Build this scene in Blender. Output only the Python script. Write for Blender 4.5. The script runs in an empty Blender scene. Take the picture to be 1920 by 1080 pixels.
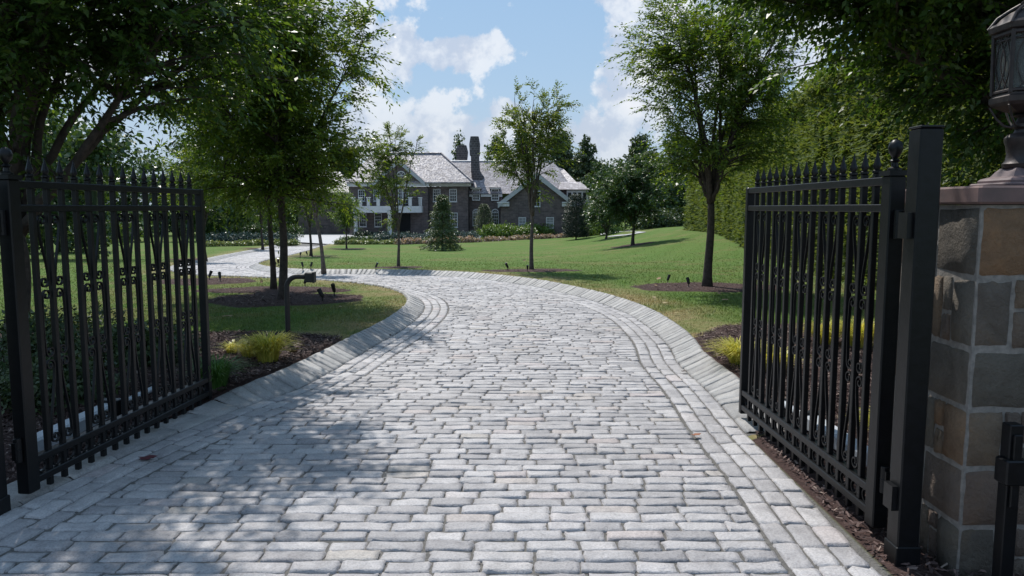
import bpy, math, random
import numpy as np
from math import radians as R, sin, cos, pi
C = bpy.context.scene.collection
# ------------------------------------------------------------------ camera
CAMH, PITCH, F = 1.7, R(6.1), 1400.0
cam = bpy.data.objects.new('camera', bpy.data.cameras.new('camera')); C.objects.link(cam)
cam.location = (0, 0, CAMH); cam.rotation_euler = (R(90) - PITCH, 0, 0)
cam.data.sensor_width = 36; cam.data.lens = 36 * F / 1920; cam.data.clip_end = 3000; cam.data.clip_start = .05
bpy.context.scene.camera = cam
# ------------------------------------------------------------------ light
SUN_EL, SUN_AZ = R(57), R(-22)       # azimuth from +Y towards +X
S = Vs = (sin(SUN_AZ) * cos(SUN_EL), cos(SUN_AZ) * cos(SUN_EL), sin(SUN_EL))
sl = bpy.data.lights.new('sun', 'SUN'); sl.energy = 5.0; sl.angle = R(.55); sl.color = (1, .955, .89)
so = bpy.data.objects.new('sun', sl); C.objects.link(so)
import mathutils
so.rotation_euler = mathutils.Vector(S).to_track_quat('Z', 'Y').to_euler(); so.location = (-10, 20, 40)
sc = bpy.context.scene
sc.view_settings.view_transform = 'Standard'; sc.view_settings.look = 'None'
sc.view_settings.exposure = .0; sc.view_settings.gamma = 1; sc.view_settings.use_curve_mapping = False
sc.cycles.max_bounces = 8; sc.cycles.transparent_max_bounces = 8
W_ = bpy.data.worlds.new('World'); sc.world = W_; W_.use_nodes = True

class NT:
    def __init__(s, t): s.t = t; s.n = t.nodes; s.l = t.links
    def add(s, typ, ins=None, **kw):
        n = s.n.new(typ)
        for k, v in kw.items(): setattr(n, k, v)
        for k, v in (ins or {}).items():
            i = n.inputs[k]
            if isinstance(v, bpy.types.NodeSocket): s.l.new(v, i)
            else: i.default_value = v
        return n
    def m(s, op, a, b=0.0, c=None):
        d = {0: a, 1: b}
        if c is not None: d[2] = c
        return s.add('ShaderNodeMath', d, operation=op).outputs[0]
    def mix(s, f, a, b, bt='MIX'):
        return s.add('ShaderNodeMix', {0: f, 6: a, 7: b}, data_type='RGBA', blend_type=bt).outputs[2]
    def noise(s, vec, scale, det=4, rough=.55, dist=0):
        return s.add('ShaderNodeTexNoise', {'Vector': vec, 'Scale': scale, 'Detail': det, 'Roughness': rough, 'Distortion': dist}).outputs[0]
    def ramp(s, f, stops, interp='LINEAR'):
        n = s.add('ShaderNodeValToRGB', {0: f}); e = n.color_ramp.elements; n.color_ramp.interpolation = interp
        while len(e) < len(stops): e.new(.5)
        for i, (p, c) in enumerate(stops): e[i].position = p; e[i].color = (*c, 1) if len(c) == 3 else c
        return n.outputs[0]
    def rng(s, v, a, b, c=0.0, d=1.0, sm=True):
        return s.add('ShaderNodeMapRange', {0: v, 1: a, 2: b, 3: c, 4: d}, interpolation_type='SMOOTHSTEP' if sm else 'LINEAR').outputs[0]

t = NT(W_.node_tree); t.n.clear()
sky = t.add('ShaderNodeTexSky', sky_type='NISHITA', sun_disc=False, sun_elevation=SUN_EL, sun_rotation=SUN_AZ, air_density=1.0, dust_density=1.2, ozone_density=1.0)
gen = t.add('ShaderNodeTexCoord').outputs['Generated']
sx = t.add('ShaderNodeSeparateXYZ', {0: gen})
az = t.m('ARCTAN2', sx.outputs[0], sx.outputs[1]); el = t.m('ARCSINE', sx.outputs[2])
# cloud banks: (azimuth, elevation, half width, half height, weight) in radians
banks = [(-.30, .24, .17, .09, .95), (-.155, .205, .055, .045, .9), (-.065, .20, .09, .028, .8), (-.02, .215, .03, .025, .5),
         (-.18, .105, .07, .035, .8), (-.08, .075, .17, .055, 1.1), (.0, .12, .05, .04, .8),
         (.11, .09, .07, .05, .7), (.16, .17, .055, .11, .9), (.15, .29, .10, .05, .95), (.30, .24, .16, .12, .8), (-.6, .2, .25, .12, .7), (.7, .25, .3, .15, .7)]
tot = None
for a0, e0, sa, se, w in banks:
    da = t.m('DIVIDE', t.m('SUBTRACT', az, a0), sa); de = t.m('DIVIDE', t.m('SUBTRACT', el, e0), se)
    q = t.m('ADD', t.m('MULTIPLY', da, da), t.m('MULTIPLY', de, de))
    g = t.m('MULTIPLY', t.m('EXPONENT', t.m('MULTIPLY', q, -.8)), w)
    tot = g if tot is None else t.m('MAXIMUM', tot, g)
n1 = t.noise(gen, 11.0, 10, .58); n2 = t.noise(gen, 3.2, 6, .5); n3 = t.noise(gen, 22.0, 6, .6)
v = t.add('ShaderNodeMapping', {'Vector': gen, 'Location': (.02, 0, -.02)}).outputs[0]
n1b = t.noise(v, 11.0, 10, .58)
dens = t.m('ADD', tot, t.m('MULTIPLY', t.m('SUBTRACT', n1, .5), 1.7)); dens = t.m('ADD', dens, t.m('MULTIPLY', t.m('SUBTRACT', n3, .5), .55))
farc = t.rng(n2, .5, .64); farc = t.m('MULTIPLY', farc, t.rng(t.m('ABSOLUTE', az), .7, 1.0))
mask = t.m('MAXIMUM', t.rng(dens, .43, .60), t.m('MULTIPLY', farc, .9))
body = t.rng(dens, .5, 1.5)
lit = t.rng(t.m('ADD', t.m('MULTIPLY', t.m('SUBTRACT', n1, n1b), 3.5), t.m('MULTIPLY', t.m('SUBTRACT', n3, .5), .5)), -.3, .35)
cc = t.mix(lit, (6.0, 6.6, 7.9, 1), (9.3, 9.5, 9.9, 1))
hz = t.rng(el, .0, .42)
skyc = t.mix(.8, sky.outputs[0], t.mix(hz, (4.5, 6.3, 8.3, 1), (3.2, 5.4, 8.3, 1)))
haze = t.rng(el, .18, .02, 0, .5)
col = t.mix(t.m('MULTIPLY', mask, t.rng(body, 0, 1, .72, .97)), skyc, cc)
col = t.mix(haze, col, (5.3, 6.0, 7.0, 1))
bg = t.add('ShaderNodeBackground', {0: col, 1: .1})
t.l.new(bg.outputs[0], t.add('ShaderNodeOutputWorld').inputs[0])

# ------------------------------------------------------------------ helpers
def ray(px, py):
    u, v = (px - 960) / F, (540 - py) / F
    return np.array([u, cos(PITCH) + v * sin(PITCH), -sin(PITCH) + v * cos(PITCH)])
def at(px, py, Y):
    d = ray(px, py); k = Y / d[1]; return np.array([0, 0, CAMH]) + d * k
def ss(v): v = np.clip(v, 0, 1); return v * v * (3 - 2 * v)
def T(x, y):
    b = np.interp(y, [-1e4, 14, 19, 24, 30, 40, 50, 60, 80, 1e5], [0, 0, -.04, -.22, -.5, -.86, -1.18, -1.42, -1.75, -1.75])
    a = 1.5 * ss((x - 2) / 14) * ss((y - 14) / 30) * (1 - ss((y - 70) / 18) * (1 - ss((x - 12) / 6)))
    return b + a
def G(px, py, off=0.):
    d = ray(px, py); lo = 1.
    for k in np.arange(1., 160, .02):
        if CAMH + d[2] * k < T(d[0] * k, d[1] * k) + off: return (d[0] * k, d[1] * k)
    return (d[0] * 160, d[1] * 160)
def arr(a): return np.asarray(a, float)
def nrm(v): return v / np.maximum(np.linalg.norm(v, axis=-1, keepdims=True), 1e-9)

def mesh_obj(name, V, Fq, mat, parent=None, smooth=False, attr=None):
    """V (n,3), Fq list of faces or (m,k) array"""
    me = bpy.data.meshes.new(name)
    if isinstance(Fq, np.ndarray):
        m, k = Fq.shape
        me.vertices.add(len(V)); me.vertices.foreach_set('co', np.ascontiguousarray(V, np.float32).ravel())
        me.loops.add(m * k); me.loops.foreach_set('vertex_index', np.ascontiguousarray(Fq, np.int32).ravel())
        me.polygons.add(m); me.polygons.foreach_set('loop_start', np.arange(0, m * k, k, dtype=np.int32))
        me.update(calc_edges=True)
    else:
        me.from_pydata([tuple(v) for v in V], [], [tuple(f) for f in Fq]); me.update()
    if attr is not None:
        for an, av in (attr.items() if isinstance(attr, dict) else [('v', attr)]):
            a = me.attributes.new(an, 'FLOAT', 'POINT'); a.data.foreach_set('value', np.ascontiguousarray(av, np.float32))
    if smooth: me.polygons.foreach_set('use_smooth', np.ones(len(me.polygons), bool))
    if mat: me.materials.append(mat)
    o = bpy.data.objects.new(name, me); C.objects.link(o)
    if parent: o.parent = parent
    return o
def tag(o, label, cat, group=None):
    o['label'] = label; o['category'] = cat
    if group: o['group'] = group
    return o
def thing(name, label, cat, loc=(0, 0, 0), rz=0, group=None):
    o = bpy.data.objects.new(name, None); C.objects.link(o); o.location = tuple(float(c) for c in loc); o.rotation_euler = (0, 0, rz)
    o.empty_display_size = .2
    return tag(o, label, cat, group)
def dup(o, loc, rz=0, sc_=None, label=None, parent=None):
    c = o.copy(); C.objects.link(c)
    c.parent = parent
    if parent is None:
        c.location = tuple(float(q) for q in loc); c.rotation_euler = (0, 0, rz)
        if sc_: c.scale = (sc_,) * 3 if not isinstance(sc_, tuple) else sc_
    if label: c['label'] = label
    for ch in [k for k in o.children]: dup(ch, None, parent=c)
    return c

class MB:
    def __init__(s): s.V = []; s.F = []; s.A = []
    def raw(s, V, Fc, a=.5):
        b = len(s.V); s.V += [tuple(v) for v in V]; s.F += [tuple(i + b for i in f) for f in Fc]; s.A += [a] * len(V); return s
    def box(s, x0, x1, y0, y1, z0, z1, a=.5, ch=0):
        if x1 < x0: x0, x1 = x1, x0
        if y1 < y0: y0, y1 = y1, y0
        if z1 < z0: z0, z1 = z1, z0
        if ch:
            V = []
            for z, c in ((z0, ch), (z0 + ch, 0), (z1 - ch, 0), (z1, ch)):
                for (x, y, sx_, sy_) in ((x0, y0, 1, 1), (x1, y0, -1, 1), (x1, y1, -1, -1), (x0, y1, 1, -1)):
                    V += [(x + sx_ * (c + ch), y + sy_ * c, z), (x + sx_ * c, y + sy_ * (c + ch), z)] if sx_ * sy_ < 0 else [(x + sx_ * c, y + sy_ * (c + ch), z), (x + sx_ * (c + ch), y + sy_ * c, z)]
            Fc = [tuple(reversed(range(8))), tuple(range(24, 32))]
            for k in range(3):
                for i in range(8): Fc.append((k * 8 + i, k * 8 + (i + 1) % 8, (k + 1) * 8 + (i + 1) % 8, (k + 1) * 8 + i))
            return s.raw(V, Fc, a)
        V = [(x0, y0, z0), (x1, y0, z0), (x1, y1, z0), (x0, y1, z0), (x0, y0, z1), (x1, y0, z1), (x1, y1, z1), (x0, y1, z1)]
        return s.raw(V, [(3, 2, 1, 0), (4, 5, 6, 7), (0, 1, 5, 4), (1, 2, 6, 5), (2, 3, 7, 6), (3, 0, 4, 7)], a)
    def tube(s, P, r, n=6, cap=True, a=.5, flat=None):
        P = arr(P); k = len(P); r = np.broadcast_to(arr(r), (k,)); Tn = nrm(np.gradient(P, axis=0)); V = []
        up = np.array([0, 0, 1.]) if abs(Tn[0][2]) < .9 else np.array([1., 0, 0])
        ux = nrm(np.cross(up, Tn[0]))
        for i in range(k):
            ux = nrm(ux - Tn[i] * np.dot(ux, Tn[i])); uy = np.cross(Tn[i], ux)
            for j in range(n):
                an = 2 * pi * j / n + pi / n; V.append(P[i] + r[i] * (cos(an) * ux + sin(an) * uy))
        Fc = [(i * n + j, i * n + (j + 1) % n, (i + 1) * n + (j + 1) % n, (i + 1) * n + j) for i in range(k - 1) for j in range(n)]
        if cap: Fc += [tuple(reversed(range(n))), tuple(range((k - 1) * n, k * n))]
        return s.raw(V, Fc, a)
    def lathe(s, prof, n=12, c=(0, 0, 0), a=.5, rot=0):
        V = [(c[0] + r * cos(2 * pi * j / n + rot), c[1] + r * sin(2 * pi * j / n + rot), c[2] + z) for r, z in prof for j in range(n)]; k = len(prof)
        Fc = [(i * n + j, i * n + (j + 1) % n, (i + 1) * n + (j + 1) % n, (i + 1) * n + j) for i in range(k - 1) for j in range(n)]
        Fc += [tuple(reversed(range(n))), tuple(range((k - 1) * n, k * n))]
        return s.raw(V, Fc, a)
    def prism(s, poly, d, a=.5):
        """poly of 3d points, extruded by vector d"""
        n = len(poly); V = [tuple(p) for p in poly] + [tuple(arr(p) + arr(d)) for p in poly]
        return s.raw(V, [tuple(range(n)), tuple(reversed(range(n, 2 * n)))] + [(i, i + n, (i + 1) % n + n, (i + 1) % n) for i in range(n)], a)
    def build(s, name, mat, parent=None, smooth=False):
        import bmesh
        o = mesh_obj(name, s.V, s.F, mat, parent, smooth, attr=np.array(s.A))
        bm = bmesh.new(); bm.from_mesh(o.data); bmesh.ops.recalc_face_normals(bm, faces=bm.faces); bm.to_mesh(o.data); bm.free()
        if smooth: 
            try: o.data.set_sharp_from_angle(angle=R(40))
            except Exception: pass
        return o

# ------------------------------------------------------------------ materials
def newmat(name):
    m = bpy.data.materials.new(name); m.use_nodes = True; t = NT(m.node_tree); t.n.clear()
    p = t.add('ShaderNodeBsdfPrincipled'); o = t.add('ShaderNodeOutputMaterial'); t.l.new(p.outputs[0], o.inputs[0])
    return m, t, p, o
def bump(t, p, h, strength=.3, dist=.01):
    b = t.add('ShaderNodeBump', {'Height': h, 'Strength': strength, 'Distance': dist}); t.l.new(b.outputs[0], p.inputs['Normal'])
def simple(name, c1, c2=None, scale=8, rough=.6, metal=0, bmp=0, spec=.5, det=5):
    m, t, p, o = newmat(name); oc = t.add('ShaderNodeTexCoord').outputs['Object']
    n = t.noise(oc, scale, det, .6); c2 = c2 or tuple(c * .75 for c in c1)
    t.l.new(t.ramp(n, [(.35, c2), (.65, c1)]), p.inputs['Base Color'])
    p.inputs['Roughness'].default_value = rough; p.inputs['Metallic'].default_value = metal; p.inputs['Specular IOR Level'].default_value = spec
    if bmp: bump(t, p, n, bmp)
    return m
def leafmat(name, stops, trans=.35, rough=.42, spec=.5, tint=(1.5, 1.35, .5)):
    m, t, p, o = newmat(name); a = t.add('ShaderNodeAttribute', attribute_name='v').outputs['Fac']
    oc = t.add('ShaderNodeTexCoord').outputs['Object']
    f = t.m('ADD', t.m('MULTIPLY', a, .75), t.m('MULTIPLY', t.noise(oc, .9, 2), .35))
    c = t.ramp(f, stops); t.l.new(c, p.inputs['Base Color'])
    p.inputs['Roughness'].default_value = rough; p.inputs['Specular IOR Level'].default_value = spec
    tc = t.mix(1.0, c, (*tint, 1), 'MULTIPLY')
    tr = t.add('ShaderNodeBsdfTranslucent', {'Color': tc})
    mx = t.add('ShaderNodeMixShader', {0: trans, 1: p.outputs[0], 2: tr.outputs[0]}); t.l.new(mx.outputs[0], o.inputs[0])
    return m
M = {}
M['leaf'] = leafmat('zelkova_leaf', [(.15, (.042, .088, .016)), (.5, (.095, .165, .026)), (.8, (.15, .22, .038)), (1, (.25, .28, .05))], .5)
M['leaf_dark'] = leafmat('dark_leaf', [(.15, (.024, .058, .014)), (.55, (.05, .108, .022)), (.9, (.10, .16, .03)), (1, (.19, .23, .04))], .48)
M['leaf_light'] = leafmat('light_leaf', [(.1, (.05, .09, .02)), (.5, (.10, .16, .032)), (.9, (.19, .23, .05))], .45)
M['leaf_far'] = leafmat('far_leaf', [(.1, (.02, .05, .018)), (.5, (.045, .09, .03)), (.9, (.08, .13, .04))], .3)
M['conifer'] = leafmat('conifer_needles', [(.1, (.022, .045, .018)), (.5, (.045, .08, .03)), (.9, (.09, .12, .045))], .2)
M['conifer_dark'] = leafmat('dark_yew', [(.1, (.008, .02, .012)), (.5, (.014, .034, .018)), (.9, (.024, .05, .024))], .1)
M['hedge'] = leafmat('arborvitae', [(.1, (.06, .095, .03)), (.5, (.105, .155, .05)), (.9, (.16, .20, .075))], .35, .7, .15)
M['spruce'] = leafmat('spruce_needles', [(.1, (.03, .055, .02)), (.5, (.065, .105, .035)), (.9, (.12, .155, .055))], .2)
M['blue'] = leafmat('blue_juniper', [(.1, (.03, .055, .05)), (.5, (.06, .10, .09)), (.9, (.10, .15, .14))], .1)
M['bright'] = leafmat('bright_shrub', [(.1, (.05, .10, .015)), (.5, (.10, .18, .03)), (.9, (.17, .25, .05))], .3)
M['pink'] = leafmat('pink_flower', [(.1, (.09, .13, .06)), (.45, (.16, .16, .09)), (.55, (.42, .27, .25)), (.9, (.55, .42, .38))], .2)
M['cream'] = leafmat('cream_flower', [(.1, (.09, .15, .04)), (.5, (.16, .22, .07)), (.9, (.35, .36, .16))], .2)
M['yellow'] = leafmat('yellow_grass', [(.1, (.22, .26, .03)), (.5, (.42, .42, .07)), (.9, (.62, .56, .16))], .35)
M['green_blade'] = leafmat('green_blades', [(.1, (.03, .09, .02)), (.5, (.06, .15, .03)), (.9, (.11, .21, .05))], .35)
M['bark'] = simple('bark', (.075, .058, .048), (.03, .024, .02), 14, .9, bmp=.6)
M['bark_light'] = simple('bark_grey', (.13, .11, .095), (.06, .05, .042), 14, .9, bmp=.5)
M['iron'] = simple('black_painted_iron', (.006, .0065, .008), (.0035, .004, .0045), 22, .38, bmp=.12, spec=.28)
M['iron_brown'] = simple('bronze_cast_metal', (.045, .032, .03), (.022, .017, .017), 25, .5, .3, bmp=.25)
M['fixture'] = simple('fixture_black', (.015, .013, .013), (.01, .01, .01), 30, .6)
M['white'] = simple('white_trim', (.62, .62, .62), (.52, .53, .54), 2, .5)
M['grey_plastic'] = simple('pale_grey_housing', (.5, .53, .57), (.42, .45, .48), 4, .45)
M['cap'] = simple('brownstone_cap', (.17, .105, .095), (.11, .075, .07), 9, .8, bmp=.3)
M['dark'] = simple('dark_inside', (.012, .013, .014), None, 3, .9)

def glassmat(name, c, rough=.06):
    m, t, p, o = newmat(name); oc = t.add('ShaderNodeTexCoord').outputs['Object']
    t.l.new(t.ramp(t.noise(oc, 1.3, 3), [(.4, tuple(q * .6 for q in c)), (.7, c)]), p.inputs['Base Color'])
    p.inputs['Roughness'].default_value = rough; p.inputs['Specular IOR Level'].default_value = .8
    return m
M['pane'] = glassmat('window_glass', (.03, .034, .04)); M['pane_light'] = glassmat('window_blind', (.30, .32, .34), .3)
m, t, p, o = newmat('lantern_glass')
oc = t.add('ShaderNodeTexCoord').outputs['Object']
p.inputs['Base Color'].default_value = (.36, .38, .37, 1); p.inputs['Roughness'].default_value = .22; p.inputs['Transmission Weight'].default_value = .82; p.inputs['IOR'].default_value = 1.2
bump(t, p, t.noise(oc, 45, 3), .5, .004); M['lglass'] = m

# granite setts
def granite(name, stops, sc1=1.0, rough=.58):
    m, t, p, o = newmat(name); a = t.add('ShaderNodeAttribute', attribute_name='v').outputs['Fac']
    oc = t.add('ShaderNodeTexCoord').outputs['Object']
    base = t.ramp(a, stops)
    nb = t.noise(oc, 7 * sc1, 6, .65, .6); nf = t.noise(oc, 90 * sc1, 4, .7); ni = t.noise(oc, .55, 4, .6)
    c = t.mix(.55, base, t.ramp(nb, [(.3, (.36, .35, .36)), (.5, (.8, .8, .8)), (.7, (1.06, 1.04, 1.02))]), 'MULTIPLY')
    c = t.mix(t.rng(nb, .62, .7, 0, .35), c, (.52, .52, .53, 1))
    c = t.mix(.75, c, t.ramp(nf, [(.3, (.5, .49, .49)), (.5, (.95, .95, .95)), (.72, (1.2, 1.2, 1.2))]), 'MULTIPLY')
    c = t.mix(t.rng(ni, .45, .65, 0, .35), c, t.mix(1.0, c, (.76, .735, .70, 1), 'MULTIPLY'))
    t.l.new(c, p.inputs['Base Color']); p.inputs['Roughness'].default_value = rough
    h = t.m('ADD', t.m('MULTIPLY', nb, 1.0), t.m('MULTIPLY', nf, .35)); h = t.m('ADD', h, t.m('MULTIPLY', t.noise(oc, 28 * sc1, 5, .7), .8)); bump(t, p, h, .8, .014)
    return m
M['sett'] = granite('granite_setts', [(0, (.32, .308, .316)), (.25, (.39, .376, .383)), (.7, (.455, .44, .446)), (.92, (.51, .492, .495)), (.95, (.47, .415, .41)), (1, (.45, .42, .39))])
M['curb'] = granite('granite_curb', [(0, (.29, .283, .28)), (.5, (.36, .352, .345)), (1, (.43, .42, .41))])

# wall stone of pillar
m, t, p, o = newmat('pillar_fieldstone'); a = t.add('ShaderNodeAttribute', attribute_name='v').outputs['Fac']; oc = t.add('ShaderNodeTexCoord').outputs['Object']
base = t.ramp(a, [(0, (.10, .085, .068)), (.2, (.135, .118, .095)), (.4, (.15, .105, .08)), (.6, (.12, .108, .09)), (.8, (.19, .135, .09)), (1, (.24, .12, .05))])
nb = t.noise(oc, 5, 6, .65, .5); nf = t.noise(oc, 60, 4, .7)
c = t.mix(.8, base, t.ramp(nb, [(.3, (.55, .52, .5)), (.55, (1, 1, 1)), (.75, (1.25, 1.1, .9))]), 'MULTIPLY')
c = t.mix(.4, c, t.ramp(nf, [(.3, (.6, .6, .6)), (.6, (1, 1, 1))]), 'MULTIPLY')
t.l.new(c, p.inputs['Base Color']); p.inputs['Roughness'].default_value = .85; bump(t, p, t.m('ADD', t.m('ADD', nb, t.noise(oc, 22, 6, .7)), t.m('MULTIPLY', nf, .5)), 1., .02); M['fieldstone'] = m
M['mortar'] = simple('mortar', (.27, .245, .22), (.17, .155, .14), 30, .95, bmp=.4)

# house stone: brick-like coursed stone
def coursed(name, c1, c2, mor, bw, bh, ms=.012, bmp=.4):
    m, t, p, o = newmat(name); g = t.add('ShaderNodeTexCoord').outputs['Object']; s3 = t.add('ShaderNodeSeparateXYZ', {0: g})
    vec = t.add('ShaderNodeCombineXYZ', {0: t.m('ADD', s3.outputs[0], s3.outputs[1]), 1: s3.outputs[2], 2: 0.}).outputs[0]
    vec = t.add('ShaderNodeVectorMath', {0: vec, 1: t.add('ShaderNodeVectorMath', {0: t.add('ShaderNodeTexNoise', {'Vector': g, 'Scale': 1.5}).outputs[1], 'Scale': .06}, operation='SCALE').outputs[0]}, operation='ADD').outputs[0]
    b = t.add('ShaderNodeTexBrick', {'Vector': vec, 'Color1': (*c1, 1), 'Color2': (*c2, 1), 'Mortar': (*mor, 1), 'Scale': 1.0, 'Mortar Size': ms, 'Mortar Smooth': .3, 'Bias': 0., 'Brick Width': bw, 'Row Height': bh})
    n = t.noise(g, 1.6, 6, .65)
    c = t.mix(.7, b.outputs[0], t.ramp(n, [(.3, (.6, .58, .58)), (.6, (1.05, 1.05, 1.05))]), 'MULTIPLY')
    t.l.new(c, p.inputs['Base Color']); p.inputs['Roughness'].default_value = .9; bump(t, p, t.m('SUBTRACT', n, b.outputs[1]), bmp, .03)
    return m
M['wall'] = coursed('house_stone', (.155, .12, .115), (.095, .078, .075), (.17, .155, .15), .55, .2)
M['chim'] = coursed('chimney_stone', (.085, .078, .08), (.05, .048, .05), (.16, .15, .15), .42, .3, .03)
m, t, p, o = newmat('slate_roof'); g = t.add('ShaderNodeTexCoord').outputs['Object']; s3 = t.add('ShaderNodeSeparateXYZ', {0: g})
vec = t.add('ShaderNodeCombineXYZ', {0: t.m('ADD', s3.outputs[0], t.m('MULTIPLY', s3.outputs[1], .3)), 1: s3.outputs[2], 2: 0.}).outputs[0]
b = t.add('ShaderNodeTexBrick', {'Vector': vec, 'Color1': (.45, .425, .44, 1), 'Color2': (.22, .20, .21, 1), 'Mortar': (.07, .065, .07, 1), 'Scale': 1.0, 'Mortar Size': .012, 'Bias': .15, 'Brick Width': .38, 'Row Height': .17})
n = t.noise(g, .8, 6, .7); n2_ = t.noise(g, 5, 3, .6)
c = t.mix(.7, b.outputs[0], t.ramp(n, [(.32, (.55, .5, .54)), (.5, (1, .97, .98)), (.7, (1.2, 1.15, 1.15))]), 'MULTIPLY')
t.l.new(c, p.inputs['Base Color']); t.l.new(t.rng(n2_, .3, .7, .46, .78), p.inputs['Roughness']); p.inputs['Specular IOR Level'].default_value = .5
bump(t, p, t.m('ADD', n2_, b.outputs[1]), .35, .02); M['slate'] = m

# ground sheet
m, t, p, o = newmat('ground_lawn'); g = t.add('ShaderNodeTexCoord').outputs['Object']
def grass_color(t, g):
    big = t.noise(g, .22, 4, .6); mid = t.noise(g, 1.1, 5, .65); fine = t.noise(g, 14, 5, .7)
    c = t.ramp(fine, [(.3, (.048, .092, .014)), (.5, (.074, .138, .022)), (.7, (.112, .178, .032))])
    c = t.mix(t.rng(mid, .4, .7, 0, .5), c, (.10, .115, .028, 1))
    wv = t.add('ShaderNodeTexWave', {'Vector': t.add('ShaderNodeMapping', {'Vector': g, 'Rotation': (0, 0, .35)}).outputs[0], 'Scale': .19, 'Distortion': .6, 'Detail': 1.}).outputs[1]
    c = t.mix(t.rng(wv, .35, .65, 0, .3), c, (.105, .155, .034, 1))
    dry = t.m('MULTIPLY', t.rng(big, .46, .62), t.rng(mid, .36, .58))
    c = t.mix(t.m('MULTIPLY', dry, .55), c, (.17, .145, .058, 1))
    a = t.add('ShaderNodeAttribute', attribute_name='edge').outputs['Fac']
    e = t.m('MULTIPLY', a, t.rng(fine, .3, .6, .3, 1.))
    return t.mix(t.m('MULTIPLY', e, t.rng(mid, .35, .6, .35, 1.0)), c, (.27, .215, .11, 1)), fine
c, fine = grass_color(t, g)
mn = t.noise(g, 38, 5, .75, 1.0); mul = t.ramp(mn, [(.3, (.028, .018, .016)), (.55, (.07, .042, .037)), (.75, (.14, .095, .083))])
mo = t.ramp(t.noise(g, 60, 4, .7), [(.3, (.11, .105, .098)), (.7, (.20, .192, .18))])
am = t.add('ShaderNodeAttribute', attribute_name='mulch').outputs['Fac']; ar = t.add('ShaderNodeAttribute', attribute_name='road').outputs['Fac']
c = t.mix(t.rng(am, .35, .65), c, mul); c = t.mix(t.rng(ar, .4, .6), c, mo)
t.l.new(c, p.inputs['Base Color']); p.inputs['Roughness'].default_value = .95; p.inputs['Specular IOR Level'].default_value = .2
bump(t, p, t.m('ADD', fine, mn), .7, .03); M['ground'] = m
m, t, p, o = newmat('grass_blades'); g = t.add('ShaderNodeTexCoord').outputs['Object']; c, fine = grass_color(t, g)
a = t.add('ShaderNodeAttribute', attribute_name='v').outputs['Fac']
c = t.mix(1.0, c, t.ramp(a, [(0, (.95, .95, .9)), (.7, (1.6, 1.5, 1.3)), (1, (2.6, 2.0, 1.8))]), 'MULTIPLY')
t.l.new(c, p.inputs['Base Color']); p.inputs['Roughness'].default_value = .6
tr = t.add('ShaderNodeBsdfTranslucent', {'Color': c}); mx = t.add('ShaderNodeMixShader', {0: .3, 1: p.outputs[0], 2: tr.outputs[0]}); t.l.new(mx.outputs[0], o.inputs[0]); M['blades'] = m
m, t, p, o = newmat('mulch_chips'); a = t.add('ShaderNodeAttribute', attribute_name='v').outputs['Fac']
t.l.new(t.ramp(a, [(0, (.03, .018, .016)), (.6, (.085, .05, .044)), (.9, (.16, .11, .096)), (1, (.30, .24, .20))]), p.inputs['Base Color']); p.inputs['Roughness'].default_value = .9; M['chips'] = m
M['court'] = simple('pale_forecourt_paving', (.42, .42, .43), (.34, .34, .35), 3, .7)

# ------------------------------------------------------------------ road outline
def cat(P, n=10):
    P = arr(P); P = np.vstack([2 * P[0] - P[1], P, 2 * P[-1] - P[-2]]); out = []
    for i in range(1, len(P) - 2):
        p0, p1, p2, p3 = P[i - 1:i + 3]
        for k in range(n):
            s = k / n; out.append(.5 * ((2 * p1) + (-p0 + p2) * s + (2 * p0 - 5 * p1 + 4 * p2 - p3) * s * s + (-p0 + 3 * p1 - 3 * p2 + p3) * s ** 3))
    out.append(P[-2]); return np.array(out)
Lpx = [(0, 965), (200, 868), (425, 775), (570, 722), (691, 655), (768, 608), (795, 578), (782, 558), (740, 545), (675, 536), (600, 530), (500, 526), (420, 523), (360, 518), (338, 510), (352, 501), (390, 492), (440, 480), (500, 467), (545, 457), (575, 449)]
Rpx = [(1400, 812), (1330, 735), (1274, 682), (1248, 641), (1200, 601), (1150, 577), (1080, 555), (990, 535), (896, 523), (785, 516), (680, 514), (600, 514), (530, 512), (485, 507), (468, 500), (488, 492), (525, 484), (560, 475), (600, 463), (640, 453), (668, 448)]
Lw = [(-3.5, -8), (-3.45, -3), (-3.35, 0), (-3.2, 2)] + [G(*q) for q in Lpx]
Rw = [(1.95, -8), (1.9, -3), (1.8, 0), (1.74, 2), (1.73, 3.4), (1.78, 4.6)] + [G(*q) for q in Rpx]
def resample(P, step):
    P = arr(P); d = np.r_[0, np.cumsum(np.linalg.norm(np.diff(P, axis=0), axis=1))]; n = max(2, int(d[-1] / step)); s = np.linspace(0, d[-1], n + 1)
    return np.c_[np.interp(s, d, P[:, 0]), np.interp(s, d, P[:, 1])]
Lc = resample(cat(Lw, 12), .12); Rc = resample(cat(Rw, 12), .12)
poly = np.vstack([Lc, Rc[::-1]])
def seg_dist(X, Y, P):
    best = np.full(X.shape, 1e9); a = P[:-1]; b = P[1:]
    for i in range(0, len(a), 1):
        ax, ay = a[i]; bx, by = b[i]; dx, dy = bx - ax, by - ay; L2 = dx * dx + dy * dy + 1e-12
        tt = np.clip(((X - ax) * dx + (Y - ay) * dy) / L2, 0, 1)
        np.minimum(best, (X - ax - tt * dx) ** 2 + (Y - ay - tt * dy) ** 2, out=best)
    return np.sqrt(best)
def inside(X, Y, P):
    r = np.zeros(X.shape, bool); n = len(P)
    for i in range(n):
        x1, y1 = P[i]; x2, y2 = P[(i + 1) % n]
        if y1 == y2: continue
        c = ((y1 > Y) != (y2 > Y)) & (X < (x2 - x1) * (Y - y1) / (y2 - y1) + x1); r ^= c
    return r
polyc = np.vstack([resample(Lc, .3), resample(Rc, .3)[::-1]])
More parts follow.
